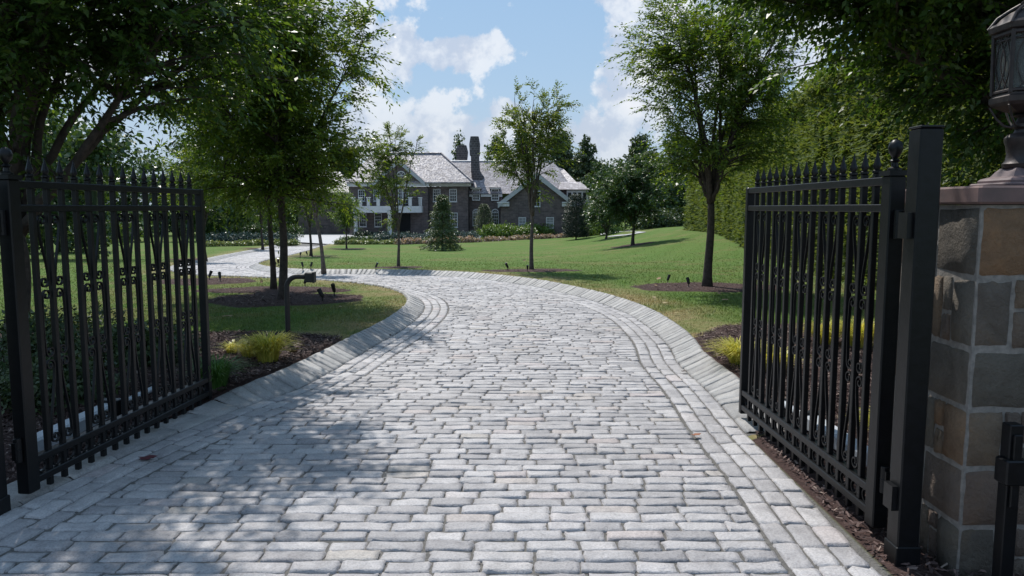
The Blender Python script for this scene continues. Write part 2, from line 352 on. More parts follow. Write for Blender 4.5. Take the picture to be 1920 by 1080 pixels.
def sdist(X, Y):
    X = arr(X); Y = arr(Y); near = (np.abs(X) < 30) & (Y < 75); d = np.full(X.shape, 30.)
    Xn, Yn = X[near], Y[near]; dd = seg_dist(Xn, Yn, np.vstack([polyc, polyc[:1]])); ii = inside(Xn, Yn, polyc); dd[ii] *= -1; d[near] = dd; return d
CW = .29
def curb_rise(y): return .012 + .12 * ss((y - 5.9) / 1.1)
def H(x, y): # lawn level beside the road
    return T(x, y) + .1 * ss((arr(y) - 5.9) / 1.1)

# mulch beds: (centre, rx, ry) tree rings, and the gate beds as polygons
rings = {}
def ring(key, px, py, rx, ry): x, y = G(px, py, .1); rings[key] = (x, y, rx, ry)
ring('A', 533, 563, 1.35, .95); ring('B', 512, 546, 1.5, .6); ring('K', 385, 529, 1.1, .8)
ring('C', 608, 507, 1.1, .6); ring('D', 748, 503, .75, .55); ring('E', 997, 509, 1.25, .75)
ring('F', 1328, 540, 1.5, 1.0); ring('Gt', 1187, 460, 1.3, 1.3); ring('Ht', 650, 467, 1.4, 1.3); ring('I', 583, 481, 1.3, .8); ring('J', 492, 466, 1.5, 1.2); ring('P', 388, 487, 1.5, 1.2)
bedL = arr([(-2.2, 6.0), G(640, 652), G(545, 642), G(460, 640), G(390, 644), (-5.5, 9.6), (-9, 9.4), (-9, -2), (-3.2, -2)])
bedR = arr([(1.6, 3), G(1395, 780), G(1315, 690), G(1296, 652), G(1345, 632), G(1400, 622), (4.5, 10.0), (6.2, 10.6), (9, 11), (9, -2), (1.6, -2)])
def mulchmask(X, Y):
    r = np.zeros(X.shape)
    nz = (np.sin(X * 5.1 + Y * 3.3) + np.sin(X * 2.3 - Y * 6.7 + 1)) * .05
    for (cx, cy, rx, ry) in rings.values():
        q = np.sqrt(((X - cx) / rx) ** 2 + ((Y - cy) / ry) ** 2) + nz
        r = np.maximum(r, np.clip((1.06 - q) / .12, 0, 1))
    for b in (bedL, bedR): 
        m_ = inside(X + nz * .6, Y + nz * .8, b); r = np.maximum(r, m_ * 1.)
    return r

ys = [-60, -30, -15, -8, -4, -1, 1, 2]; y = 2.6
while y < 100: ys.append(y); y = max(y + .09, y * 1.011)
while y < 900: ys.append(y); y *= 1.2
xs = list(np.arange(-15, 13, .11)); s = .15; x = xs[-1]
while x < 700: s *= 1.12; x += s; xs.append(x)
s = .15; x = xs[0]; left = []
while x > -700: s *= 1.12; x -= s; left.append(x)
xs = arr(left[::-1] + xs); ys = arr(ys); X, Y = np.meshgrid(xs, ys)
D = sdist(X, Y); mul_ = mulchmask(X, Y) * (D > np.where((X > 0) & (Y < 5.55), .02, .25))
rd = 1 - ss((D - np.where((X > 0) & (Y < 5.55), .0, .12)) / .2)
Z = T(X, Y) * 1. + (1 - rd) * .1 * ss((Y - 5.9) / 1.1) - rd * .0125 + .035 * mul_ * ss((D - .3) / .5) + (np.sin(X * 1.7) * np.sin(Y * 1.3 + X * .4)) * .015 * ss((D - .5) / 2)
Z -= .03 * (D > .3) * (Y < 6)
edge = np.clip(1.25 - (D - .3) / .95, 0, 1) * (D > 0) * (Y > 5) + .55 * ss((mulchmask(X + .2, Y - .15) + mulchmask(X - .25, Y - .3)) * .6) * (1 - mul_)
nx = len(xs); ii = (np.arange(len(ys) - 1)[:, None] * nx + np.arange(nx - 1)[None, :]).ravel()
Fq = np.c_[ii, ii + 1, ii + 1 + nx, ii + nx]
gnd = mesh_obj('ground', np.c_[X.ravel(), Y.ravel(), Z.ravel()], Fq, M['ground'], smooth=True, attr={'road': (D < np.where((X > 0) & (Y < 5.55), .02, .2)).ravel() * 1., 'mulch': mul_.ravel(), 'edge': edge.ravel()})
gnd['kind'] = 'structure'

# ------------------------------------------------------------------ driveway setts
rs = np.random.RandomState(3)
ST = [] # cx, cy, hl, hw, ang, z, v
def left_right(y):
    """x-intervals of the field (road minus 3 border courses) at a given y"""
    n = len(fp); out = []
    x1, y1 = fp[:, 0], fp[:, 1]; x2, y2 = np.roll(x1, -1), np.roll(y1, -1)
    c = (y1 > y) != (y2 > y); xx = np.sort((x2[c] - x1[c]) * (y - y1[c]) / (y2[c] - y1[c]) + x1[c])
    return [(xx[i], xx[i + 1]) for i in range(0, len(xx) - 1, 2)]
def offs(P, d):
    Tn = nrm(np.gradient(P, axis=0)); N = np.c_[-Tn[:, 1], Tn[:, 0]]; return P + N * d
NB, BW = 3, .135
Lin = resample(offs(resample(Lc, .12), -NB * BW - .02), .12); Rin = resample(offs(resample(Rc, .12), NB * BW + .02), .12)
fp = np.vstack([Lin, Rin[::-1]])
y = -6.; row = 0
while y < 62:
    w = .114 if y < 30 else .19; row += 1
    wob = rs.uniform(-.006, .006)
    for (a, b) in left_right(y + w / 2):
        if b - a < .1: continue
        x = a; first = True
        while x < b - .03:
            l = rs.uniform(.19, .32) if y < 30 else rs.uniform(.3, .5)
            if first: l *= rs.uniform(.35, 1); first = False
            if b - (x + l) < .09: l = b - x
            ST.append((x + l / 2, y + w / 2 + wob + rs.uniform(-.004, .004), l / 2 - .0036, w / 2 - .0036 - abs(rs.normal(0, .0018)), rs.normal(0, .012), rs.normal(0, .0028), rs.rand()))
            x += l
    y += w
for P, sg in ((Lc, -1), (Rc, 1)):
    for k in range(NB):
        Q = resample(offs(P, sg * (k + .5) * BW + sg * .005), .01); d = 0; i = 0; tot_ = len(Q)
        while i < tot_ - 12:
            Li = int(rs.uniform(20, 30)); j = min(i + Li, tot_ - 1)
            p0, p1 = Q[i], Q[j]; c_ = Q[(i + j) // 2]; 
            ST.append((c_[0], c_[1], np.linalg.norm(p1 - p0) / 2 - .0045, BW / 2 - .0045, math.atan2(p1[1] - p0[1], p1[0] - p0[0]), rs.normal(0, .0022), rs.rand() * .85 + .1)); i = j
ST = np.array(ST); ST = ST[(ST[:, 1] > -6)]
U = arr([-1, -.96, -.76, 0, .76, .96, 1]); Vv = arr([-1, -.91, -.55, .55, .91, 1])
gu, gv = np.meshgrid(U, Vv); gu = gu.ravel(); gv = gv.ravel(); nt = len(gu)
au, av = np.abs(gu), np.abs(gv)
zt = np.where((au == 1) | (av == 1), -.022, np.where((au > .9) | (av > .8), -.003, 0.))
corner = ((au >= .93) & (av >= .88))
fu = np.where(corner, gu * .988, gu); fv = np.where(corner, gv * .965, gv)
n = len(ST); near = ST[:, 1] < 22
jx = rs.normal(0, .0045, (n, nt)); jy = rs.normal(0, .0034, (n, nt)); jz = rs.normal(0, .0024, (n, nt)) * (zt > -.01)
LX = fu[None] * ST[:, 2:3] + jx; LY = fv[None] * ST[:, 3:4] + jy; ca, sa_ = np.cos(ST[:, 4:5]), np.sin(ST[:, 4:5])
tx, ty = rs.normal(0, .012, (n, 1)), rs.normal(0, .018, (n, 1))
PX = ST[:, 0:1] + LX * ca - LY * sa_; PY = ST[:, 1:2] + LX * sa_ + LY * ca; PZ = T(PX, PY) + zt[None] + jz + ST[:, 5:6] + LX * tx + LY * ty
nu = len(U); ii = (np.arange(len(Vv) - 1)[:, None] * nu + np.arange(nu - 1)[None]).ravel(); q = np.c_[ii, ii + 1, ii + 1 + nu, ii + nu]
Fq = (q[None] + (np.arange(n) * nt)[:, None, None]).reshape(-1, 4)
dw = mesh_obj('driveway', np.c_[PX.ravel(), PY.ravel(), PZ.ravel()], Fq, M['sett'], smooth=False, attr=np.repeat(ST[:, 6], nt)); dw['kind'] = 'structure'

# sloping granite curbs: one sett after the other, laid across
for P, sg in ((Lc, 1), (Rc, -1)):
    Q = resample(P, .01); V = []; Fc = []; A = []; i = 0; m_ = len(Q)
    while i < m_ - 8:
        big = Q[i][1] < 6.2
        if sg < 0 and Q[i][1] < 5.55: i += 1; continue
        j = min(i + int(rs.uniform(28, 46) if big else rs.uniform(10, 19)), m_ - 1)
        prof = [(0., -.03), (.004, -.002), (.03, .012), (CW * .5, .5), (CW - .03, .96), (CW, .9), (CW + .03, .2), (CW + .035, -.3)]
        Tn = nrm(Q[j] - Q[i])[None]; N = np.array([-Tn[0][1], Tn[0][0]]) * sg; v_ = rs.rand(); dz = rs.normal(0, .0016)
        dsh = rs.normal(0, .0045)
        for e, c_ in ((i, 0), (i, 1), (j, 1), (j, 0)):
            base = Q[e] + (Q[j] - Q[i]) * (.035 if e == i else -.035)
            base = base if c_ == 1 else Q[e] + (Q[j] - Q[i]) * (.01 if e == i else -.01)
            for o_, hh in prof:
                pt = base + N * (o_ + dsh); rise = curb_rise(pt[1])
                z = T(pt[0], pt[1]) + (hh * rise if hh > .05 else hh) + dz + rs.normal(0, .0015) - (.011 if c_ == 0 else 0)
                V.append((pt[0], pt[1], z)); A.append(v_)
        b = len(V) - 32
        for c_ in range(3):
            for k in range(7): Fc.append((b + c_ * 8 + k, b + c_ * 8 + k + 1, b + (c_ + 1) * 8 + k + 1, b + (c_ + 1) * 8 + k) if sg < 0 else (b + c_ * 8 + k + 1, b + c_ * 8 + k, b + (c_ + 1) * 8 + k, b + (c_ + 1) * 8 + k + 1))
        i = j
    o = mesh_obj('curb', np.array(V), np.array(Fc), M['curb'], attr=np.array(A)); o['kind'] = 'structure'

# ------------------------------------------------------------------ lawn blades, mulch chips
def scatter(n, fn, px0=-60, px1=1980, py0=470, py1=1080, seed=1, pw=1.0):
    """random points on the ground, thinner further away"""
    r = np.random.RandomState(seed); a = r.uniform(-.95, .78, n); yy = 5.5 / (1 - r.rand(n) * (1 - 5.5 / 55.)) ; xx = a * yy * 1.05
    k = fn(xx, yy) & (r.rand(n) > (yy - 18) / 34); return xx[k], yy[k], r
def lawn_ok(x, y): 
    d = sdist(x, y); m_ = mulchmask(x, y); return (d > CW + .02) & (m_ < .4)
gx, gy, r = scatter(430000, lawn_ok, seed=5)
n = len(gx); hh = r.uniform(.02, .045, n); ww = .0022 * (1 + gy * .14); an = r.rand(n) * 6.28; lx = r.normal(0, .02, n); ly = r.normal(0, .02, n)
gz = H(gx, gy) - .005 + (np.sin(gx * 1.7) * np.sin(gy * 1.3 + gx * .4)) * .015
V = np.stack([np.c_[gx - np.cos(an) * ww, gy - np.sin(an) * ww, gz], np.c_[gx + np.cos(an) * ww, gy + np.sin(an) * ww, gz], np.c_[gx + lx, gy + ly, gz + hh]], 1).reshape(-1, 3)
ed = np.clip(1.25 - (sdist(gx, gy) - .3) / .95, 0, 1)
o = mesh_obj('grass', V, np.arange(3 * n).reshape(-1, 3), M['blades'], attr={'v': np.repeat(r.rand(n) * .85 + .15 * (r.rand(n) > .96), 3), 'edge': np.repeat(ed, 3)}); o['kind'] = 'stuff'; tag(o, 'short mown green lawn grass with dry tan patches along the kerb', 'grass')
def mulch_ok(x, y): return (sdist(x, y) > np.where((x > 0) & (y < 5.55), .04, CW + .04)) & (mulchmask(x, y) > .6)
r0 = np.random.RandomState(9)
qx = np.r_[r0.uniform(-8, -2, 60000), r0.uniform(1.7, 8, 50000), scatter(260000, lambda a, b: mulchmask(a, b) > .5, seed=8)[0]]
rr_ = scatter(260000, lambda a, b: mulchmask(a, b) > .5, seed=8); qy = np.r_[r0.uniform(3, 10, 60000), r0.uniform(3, 10, 50000), rr_[1]]
k = mulch_ok(qx, qy); qx, qy = qx[k], qy[k]; n = len(qx)
an = r0.rand(n) * 6.28; d1 = nrm(np.c_[np.cos(an), np.sin(an), r0.normal(0, .3, n)]); d2 = nrm(np.c_[-np.sin(an), np.cos(an), r0.normal(0, .5, n)])
l = r0.uniform(.008, .028, n)[:, None]; w = r0.uniform(.003, .007, n)[:, None]; c0 = np.c_[qx, qy, H(qx, qy) + .035 - .03 * (qy < 6) + r0.uniform(-.008, .016, n)]
V = np.stack([c0 - d1 * l - d2 * w, c0 + d1 * l * .9 - d2 * w, c0 + d1 * l + d2 * w * .8, c0 - d1 * l * .8 + d2 * w], 1).reshape(-1, 3)
o = mesh_obj('mulch', V, np.arange(4 * n).reshape(-1, 4), M['chips'], attr=np.repeat(r0.rand(n), 4)); o['kind'] = 'stuff'; tag(o, 'dark shredded bark mulch in the planting beds and tree rings', 'mulch')

# ------------------------------------------------------------------ foliage engine
def leafquads(P, Dr, N, L, Wd, r, v):
    side = nrm(np.cross(Dr, N)); N2 = np.cross(side, Dr); L = L[:, None]; Wd = Wd[:, None]
    a = P; b = P + Dr * L * .42 + side * Wd + N2 * Wd * .25; c = P + Dr * L - N2 * L * .12; d = P + Dr * L * .42 - side * Wd + N2 * Wd * .25
    return np.stack([a, b, c, d], 1).reshape(-1, 3), np.repeat(v, 4)
def spray_leaves(P, Dr, k, Ls, leaf, r, ratio=.2, droop=.25, flat=.7):
    """P,Dr (n,3): twig bases and directions; k leaves in two ranks along each"""
    n = len(P); Vs_, As = [], []; sv = r.rand(n); up = nrm(np.c_[r.normal(0, .45, (n, 2)), np.ones(n)]); S_ = nrm(np.cross(Dr, up)); Ls = np.broadcast_to(Ls, (n,))
    for j in range(k):
        s = (j + .6) / k; pos = P + Dr * (Ls * s)[:, None] + np.array([0, 0, -1]) * (droop * Ls * s * s)[:, None]
        sg = 1 if j % 2 else -1
        d = nrm(Dr * .75 + S_ * sg * .75 + np.array([0, 0, -.28]) + r.normal(0, .15, (n, 3)))
        if j == k - 1: d = nrm(Dr + np.array([0, 0, -.3]))
        N = nrm(up * flat + r.normal(0, .45, (n, 3)))
        L = leaf * r.uniform(.7, 1.15, n) * (1 - .25 * s)
        V, A = leafquads(pos, d, N, L, L * ratio, r, np.clip(.55 * sv + .45 * r.rand(n) + (r.rand(n) > .975) * .5, 0, 1)); Vs_.append(V); As.append(A)
    return np.vstack(Vs_), np.concatenate(As)
def bez(a, c, b, n):
    s = np.linspace(0, 1, n)[:, None]; return (1 - s) ** 2 * a + 2 * s * (1 - s) * c + s * s * b
def tree_mesh(H_, fork, crowns, nl, nt, ns, k, leaf, tr, seed, spray=.45, ratio=.2, shell=.45, lean=(0, 0), droop=.25, hang=0., twigs=True, minr=.004):
    """returns (wood MB, leaf V, A)"""
    r = np.random.RandomState(seed); wood = MB(); lean = np.array([lean[0], lean[1], 0.])
    crowns = arr(crowns); wt = crowns[:, 3] * crowns[:, 4] * crowns[:, 5]; wt /= wt.sum()
    fk = np.array([0, 0, fork]) + lean * fork
    zz = np.linspace(0, 1, 9); pts = np.c_[zz * fk[0] + np.sin(zz * 5 + seed) * tr * .25, zz * fk[1] + np.cos(zz * 4 + seed) * tr * .25 - cos(seed) * tr * .25 * 0, zz * fork]; pts[0][2] = -.15
    wood.tube(pts, tr * (1 - .28 * zz + .55 * np.exp(-zz * fork / .12)), 10)
    fk = pts[-1]; LP, LR = [], []
    for i in range(nl):
        c_ = crowns[r.choice(len(crowns), p=wt)] if i >= len(crowns) else crowns[i]
        a = 2 * pi * (i + r.rand() * .6) / nl; rad = r.uniform(.25, .8)
        e = c_[:3] + np.array([cos(a) * c_[3] * rad, sin(a) * c_[4] * rad, c_[5] * r.uniform(.15, .85) * (1.1 - rad * .6)])
        ct = fk * .35 + e * .65; ct[2] = fk[2] + (e[2] - fk[2]) * .42; ct[:2] = fk[:2] + (e[:2] - fk[:2]) * .28
        st = fk + np.array([cos(a), sin(a), 0]) * tr * .35 - np.array([0, 0, r.uniform(0, .12) * fork * .5])
        P = bez(st, ct, e, 14); P += np.cumsum(r.normal(0, .02, P.shape), 0) * (H_ / 6); P[0] = st
        Rr = tr * .62 * (1 - np.linspace(0, 1, 14)) ** .8 * (.75 if nl > 4 else 1) + minr * 1.6
        wood.tube(P, Rr, 6); LP.append(P[3:]); LR.append(Rr[3:])
    LP = np.vstack(LP); LR = np.concatenate(LR); SP, SD = [], []
    ci = r.choice(len(crowns), nt, p=wt); u = nrm(r.normal(0, 1, (nt, 3))); rad = r.rand(nt) ** shell
    bad = r.uniform(-1, 1, (6, 3))
    for i in range(nt):
        c_ = crowns[ci[i]]; tg = c_[:3] + u[i] * rad[i] * c_[3:6] * (1.0 + .16 * r.normal())
        if tg[2] < fork * .75: tg[2] = fork * .75 + r.rand() * .4
        cost = np.linalg.norm(LP - tg, axis=1) + 1.6 * np.maximum(0, LP[:, 2] - (tg[2] - .15 * H_ / 6)); j = int(np.argmin(cost)); a = LP[j]
        L = np.linalg.norm(tg - a); mid = (a + tg) / 2 + np.array([0, 0, .12 * L - hang * L]) + r.normal(0, .05 * L, 3)
        P = bez(a, mid, tg, 6); wood.tube(P, np.linspace(min(LR[j] * .7, .03), minr, 6), 4, cap=False)
        q = r.rand(ns) ** .7 * .8 + .2; q[0] = 1.; idx = q * 5; i0 = np.clip(idx.astype(int), 0, 4); f_ = (idx - i0)[:, None]
        pp = P[i0] * (1 - f_) + P[i0 + 1] * f_; tn = nrm(P[i0 + 1] - P[i0])
        outw = nrm((tg - c_[:3]))[None]
        dd = nrm(tn * .7 + outw * .55 + r.normal(0, .55, (ns, 3)) + np.array([0, 0, .12 - hang]))
        SP.append(pp); SD.append(dd)
    SP = np.vstack(SP); SD = np.vstack(SD); Ls = r.uniform(.6, 1.25, len(SP)) * spray
    V, A = spray_leaves(SP, SD, k, Ls, leaf, r, ratio, droop)
    if twigs:
        e = SP + SD * (Ls * .95)[:, None] + np.array([0, 0, -1]) * (droop * Ls * .9)[:, None]; n_ = len(SP); w_ = minr * .6
        s_ = nrm(np.cross(SD, np.array([0.1, .2, 1.]))) * w_; up_ = np.array([0, 0, w_])
        tv = np.stack([SP - s_, SP + s_, e], 1).reshape(-1, 3); tv2 = np.stack([SP - up_, SP + up_, e], 1).reshape(-1, 3)
        b = len(wood.V); wood.V += [tuple(q) for q in np.vstack([tv, tv2])]; wood.F += [(b + 3 * i, b + 3 * i + 1, b + 3 * i + 2) for i in range(2 * n_)]; wood.A += [.5] * (6 * n_)
    return wood, V, A
def make_tree(name, label, cat_, xy, leafm='leaf', bark='bark', group=None, z=None, rz=0, **kw):
    wood, V, A = tree_mesh(**kw); z = float(H(xy[0], xy[1])) if z is None else z
    root = thing(name, label, cat_, (xy[0], xy[1], z), rz, group)
    mesh_obj('trunk', wood.V, wood.F, M[bark], root, True, attr=np.array(wood.A))
    mesh_obj('crown', V, np.arange(len(V)).reshape(-1, 4), M[leafm], root, attr=A)
    return root
def blob_leaves(crowns, n, leaf, r, ratio=.4, shell=.35, lump=.18, flat=0.6):
    """leaf faces through ellipsoid crowns with lumpy outlines"""
    crowns = arr(crowns); wt = (crowns[:, 3] * crowns[:, 4] * crowns[:, 5]) ** .7; wt /= wt.sum(); ci = r.choice(len(crowns), n, p=wt)
    c = crowns[ci]; u = nrm(r.normal(0, 1, (n, 3)))
    ph = r.rand(len(crowns), 6) * 6.28; p_ = ph[ci]
    lumps = 1 + lump * (np.sin(u[:, 0] * 6 + p_[:, 0]) * np.sin(u[:, 1] * 6 + p_[:, 1]) + np.sin(u[:, 2] * 7 + p_[:, 2] + u[:, 0] * 4)) + .5 * lump * np.sin(u[:, 0] * 15 + p_[:, 3]) * np.sin(u[:, 2] * 14 + p_[:, 4] + u[:, 1] * 12)
    P = c[:, :3] + u * c[:, 3:6] * (lumps * r.rand(n) ** shell)[:, None]
    d = nrm(u * .6 + r.normal(0, .6, (n, 3)) + np.array([0, 0, -.15])); N = nrm(u * flat + r.normal(0, .5, (n, 3)) + np.array([0, 0, .4])); L = leaf * r.uniform(.6, 1.3, n)
    cl = .5 + .5 * np.sin(P[:, 0] * 2.2 / max(.2, leaf * 4) + P[:, 2] * 1.8) * np.sin(P[:, 1] * 2 + P[:, 2] * 2.7)
    return leafquads(P, d, N, L, L * ratio, r, np.clip(.25 * cl + .75 * r.rand(n), 0, 1))
# ------------------------------------------------------------------ gates
GL = 2.17
def gate_leaf(label, loc, rz, first=None):
    root = thing('gate_leaf', label, 'gate', loc, rz, 'wrought iron driveway gate leaves')
    st = MB().box(-.045, .045, -.04, .04, .05, 1.86, ch=.006).box(-.055, .055, -.05, .05, 1.86, 1.885).build('stile', M['iron'], root)
    MB().lathe([(.012, 0), (.04, .002), (.04, .012), (.02, .02), (.018, .04), (.03, .05), (.012, .062), (.02, .07), (.036, .09), (.042, .112), (.036, .134), (.02, .15), (.004, .156)], 14, (0, 0, 1.885)).build('ball_finial', M['iron'], st, True).scale = (.85, .85, 1)
    MB().box(GL - .05, GL, -.03, .03, .05, 1.86, ch=.005).build('stile', M['iron'], root)
    for z, h_ in ((1.815, .042), (1.68, .04), (.205, .042), (.085, .042)):
        MB().box(.045, GL - .05, -.026, .026, z, z + h_, ch=.004).build('rail', M['iron'], root)
    n = 16; dx = (GL - .095) / n; pk = None
    for i in range(1, n):
        x = .045 + dx * i
        if pk is None:
            pk = MB().box(-.0155, .0155, -.0155, .0155, .03, 1.88, ch=.003).build('picket', M['iron'], root)
            sp = MB().lathe([(.017, 0), (.023, .004), (.023, .014), (.013, .02), (.022, .038), (.019, .05), (.009, .085), (.002, .118)], 8, (0, 0, 1.88)).build('spear_tip', M['iron'], pk, True); pk.location = (x, 0, 0); continue
        p_ = pk.copy(); C.objects.link(p_); p_.location = (x, 0, 0); s_ = sp.copy(); C.objects.link(s_); s_.parent = p_
    # scrollwork either side of every third picket
    def curl(cx, cz, r0, a0, sg, turns=1.35, n=16):
        out = []
        for k in range(n + 1):
            s = k / n; a = a0 + sg * s * turns * 2 * pi; rr = r0 * (1 - .72 * s); out.append((cx + rr * cos(a), 0, cz + rr * sin(a)))
        return out
    def strip(mb, pts): 
        P = arr(pts); k = len(P); Tn = nrm(np.gradient(P, axis=0)); N = np.cross(Tn, [0, 1, 0]) * .004; V = []
        for i in range(k):
            for a, b in ((1, 1), (1, -1), (-1, -1), (-1, 1)): V.append(P[i] + N[i] * a + np.array([0, .008 * b, 0]))
        mb.raw(V, [(i * 4 + j, i * 4 + (j + 1) % 4, (i + 1) * 4 + (j + 1) % 4, (i + 1) * 4 + j) for i in range(k - 1) for j in range(4)] + [(0, 1, 2, 3), tuple(range(4 * k - 4, 4 * k))])
    sc0 = None
    mb = MB()
    for sg in (1, -1):
        r = .037
        def S(zt, zb, flip=False):
            # S-scroll: curl beside the picket at one end, outer curl at the other
            top = curl(.018 + r, zt - r, r, 0, 1, 1.15)[::-1]; bot = curl(.03 + r, zb + r, r, pi, 1, 1.15)
            xa, xb = .018 + 2 * r, .03
            mid = [(xa + (xb - xa) * (3 * s * s - 2 * s ** 3), 0, zt - r + (zb - zt + 2 * r) * s) for s in np.linspace(.05, .95, 12)]
            q = top + mid + bot
            if flip: q = [(x, y, zt + zb - z) for x, y, z in q]
            return [(x * sg, y, z) for x, y, z in q]
        def seg(zt, zb):
            top = curl(.018 + r, zt - r, r, 0, 1, 1.15)[::-1]; bot = curl(.018 + r, zb + r, r, 0, -1, 1.15)
            mid = [(.018 + 2 * r + .008 * sin(pi * s), 0, zt - r + (zb - zt + 2 * r) * s) for s in np.linspace(.06, .94, 12)]
            return [(x * sg, y, z) for x, y, z in top + mid + bot]
        strip(mb, S(1.665, 1.225)); strip(mb, seg(1.215, .80)); strip(mb, S(.79, .27, True))
    for k in range(5):
        x = .045 + dx * (1.5 + 3 * k + .5)
        if sc0 is None: sc0 = mb.build('scroll', M['iron'], root); sc0.location = (x, 0, 0)
        else: c_ = sc0.copy(); C.objects.link(c_); c_.location = (x, 0, 0)
    rg = None
    for k in range(n):
        x = .045 + dx * (k + .5)
        if rg is None:
            a = np.linspace(0, 2 * pi, 17); V = []; Fc = []
            for i, an in enumerate(a[:-1]):
                for rr, yy in ((.038, -.007), (.038, .007), (.030, .007), (.030, -.007)): V.append((rr * cos(an), yy, .166 + rr * sin(an)))
            for i in range(16):
                for j in range(4): Fc.append((i * 4 + j, i * 4 + (j + 1) % 4, ((i + 1) % 16) * 4 + (j + 1) % 4, ((i + 1) % 16) * 4 + j))
            rg = MB().raw(V, Fc).build('ring', M['iron'], root); rg.location = (x, 0, 0)
        else: c_ = rg.copy(); C.objects.link(c_); c_.location = (x, 0, 0)
    for z in (.32, 1.62):
        MB().lathe([(.02, -.07), (.022, -.068), (.022, -.002), (.025, 0), (.025, .004), (.022, .006), (.022, .068), (.02, .07)], 12, (-.065, 0, z)).box(-.1, -.04, -.012, .012, z - .05, z + .05).build('hinge', M['iron'], root)
    return root
gr = gate_leaf('open black iron gate leaf beside the stone pillar, hung on the right hand post', (1.905, 3.76, T(1.9, 3.8)), math.atan2(2.2, -.035))
gl = dup(gr, (-2.825, 4.22, T(-2.8, 4.2)), math.atan2(2.13, .18), label='open black iron gate leaf in deep shade on the left side of the driveway')
def gate_post(label, x, y, h):
    r_ = thing('gate_post', label, 'post', (x, y, 0), 0, 'square gate posts')
    MB().box(-.053, .053, -.053, .053, -.1, h, ch=.006).build('shaft', M['iron'], r_)
    MB().box(-.055, .055, -.055, .055, h + .001, h + .012, ch=.003).build('cap', M['iron'], r_)
    MB().box(-.060, .060, -.060, .060, -.05, .09, ch=.004).build('base_sleeve', M['iron'], r_)
    for z in (.32, 1.62): MB().box(-.08, -.0535, -.03, .05, z - .06, z + .06).build('hinge_plate', M['iron'], r_)
    return r_
gate_post('tall square black gate post standing against the stone pillar', 1.893, 3.468, 2.06)
gate_post('tall square black gate post at the far left edge behind the left gate leaf', -2.90, 4.02, 1.83)
# gate openers: low pale housings beside each leaf
def opener(label, x, y0, y1, tw):
    r_ = thing('gate_opener', label, 'gate opener', (x, y0, 0), tw, 'gate openers lying beside the leaves')
    L = y1 - y0
    MB().box(-.06, .06, 0, L * .62, .06, .17, ch=.015).build('motor_housing', M['grey_plastic'], r_)
    MB().tube([(0, L * .62, .115), (0, L, .115)], .026, 10).build('piston', M['grey_plastic'], r_, True)
    for q in ((-.075, .075, L * .58, L * .63, .04, .19), (-.03, .03, L * .2, L * .26, -.1, .065), (-.03, .03, L * .97, L * 1.01, -.1, .15)): MB().box(*q, ch=.005).build('bracket', M['iron'], r_)
opener('long pale gate opener on the ground behind the left gate leaf', -3.22, 4.75, 6.5, -.03)
opener('long pale gate opener on the ground behind the right gate leaf', 2.26, 4.6, 6.0, .03)

# ------------------------------------------------------------------ stone pillar and lantern
rp = np.random.RandomState(12)
pil = thing('stone_pillar', 'square pillar of grey and brown fieldstone blocks with brownstone cap at the right edge', 'pillar', (2.42, 3.675, 0))
px0, px1, py0, py1 = -.33, .33, -.33, .33
MB().box(px0 + .001, px1 - .001, py0 + .001, py1 - .001, -.1, 1.715).build('mortar_core', M['mortar'], pil)
V, Fc, A = [], [], []
def stone(face, a0, a1, z0, z1, v):
    """one rough block face; face 0 front(-y) 1 left(-x) 2 back 3 right; a along the face"""
    g = .006; a0 += g; a1 -= g; z0 += g; z1 -= g; nu_, nv_ = 7, 6; b = len(V); tl = rp.normal(0, .006, 2); out0 = rp.uniform(.008, .018)
    for j in range(nv_):
        for i in range(nu_):
            s, q = i / (nu_ - 1), j / (nv_ - 1); e = (i in (0, nu_ - 1)) or (j in (0, nv_ - 1)); e2 = (i in (1, nu_ - 2)) or (j in (1, nv_ - 2))
            ss_ = {0: 0, 1: .06, nu_ - 2: .94, nu_ - 1: 1}.get(i, s); qq = {0: 0, 1: .06, nv_ - 2: .94, nv_ - 1: 1}.get(j, q)
            a = a0 + (a1 - a0) * ss_ + rp.normal(0, .003); z = z0 + (z1 - z0) * qq + rp.normal(0, .003)
            o_ = (-.01 if e else out0 + (-.003 if e2 else rp.normal(0, .0035)) + tl[0] * (s - .5) + tl[1] * (q - .5))
            P = {0: (a, py0 - o_, z), 1: (px0 - o_, -a, z), 2: (-a, py1 + o_, z), 3: (px1 + o_, a, z)}[face]
            V.append(P); A.append(v)
    for j in range(nv_ - 1):
        for i in range(nu_ - 1): Fc.append((b + j * nu_ + i, b + j * nu_ + i + 1, b + (j + 1) * nu_ + i + 1, b + (j + 1) * nu_ + i))
zs = [-.05, .22, .50, .78, 1.06, 1.385, 1.712]
for ci in range(6):
    z0, z1 = zs[ci], zs[ci + 1]
    for f in range(4):
        # corner block at the left end (a=-.37) and right end of each face alternate long / short
        odd = (ci + f) % 2; lo = .34 if odd else .17; hi = .17 if odd else .34
        cv = [(ci * 37 + f * 53) % 97 / 97, (ci * 37 + ((f + 1) % 4) * 53) % 97 / 97]
        stone(f, -.33, -.33 + lo, z0, z1, cv[0]); stone(f, .33 - hi, .33, z0, z1, cv[1])
        a, b_ = -.33 + lo, .33 - hi; k = rp.randint(3); zm = z0 + (z1 - z0) * rp.uniform(.35, .65)
        if k == 0: stone(f, a, b_, z0, z1, rp.rand())
        elif k == 1: stone(f, a, b_, z0, zm, rp.rand()); stone(f, a, b_, zm, z1, rp.rand())
        else: am_ = (a + b_) / 2; stone(f, a, am_, z0, z1, rp.rand()); stone(f, am_, b_, z0, zm, rp.rand()); stone(f, am_, b_, zm, z1, rp.rand())
mesh_obj('stone_facing', np.array(V), np.array(Fc), M['fieldstone'], pil, attr=np.array(A))
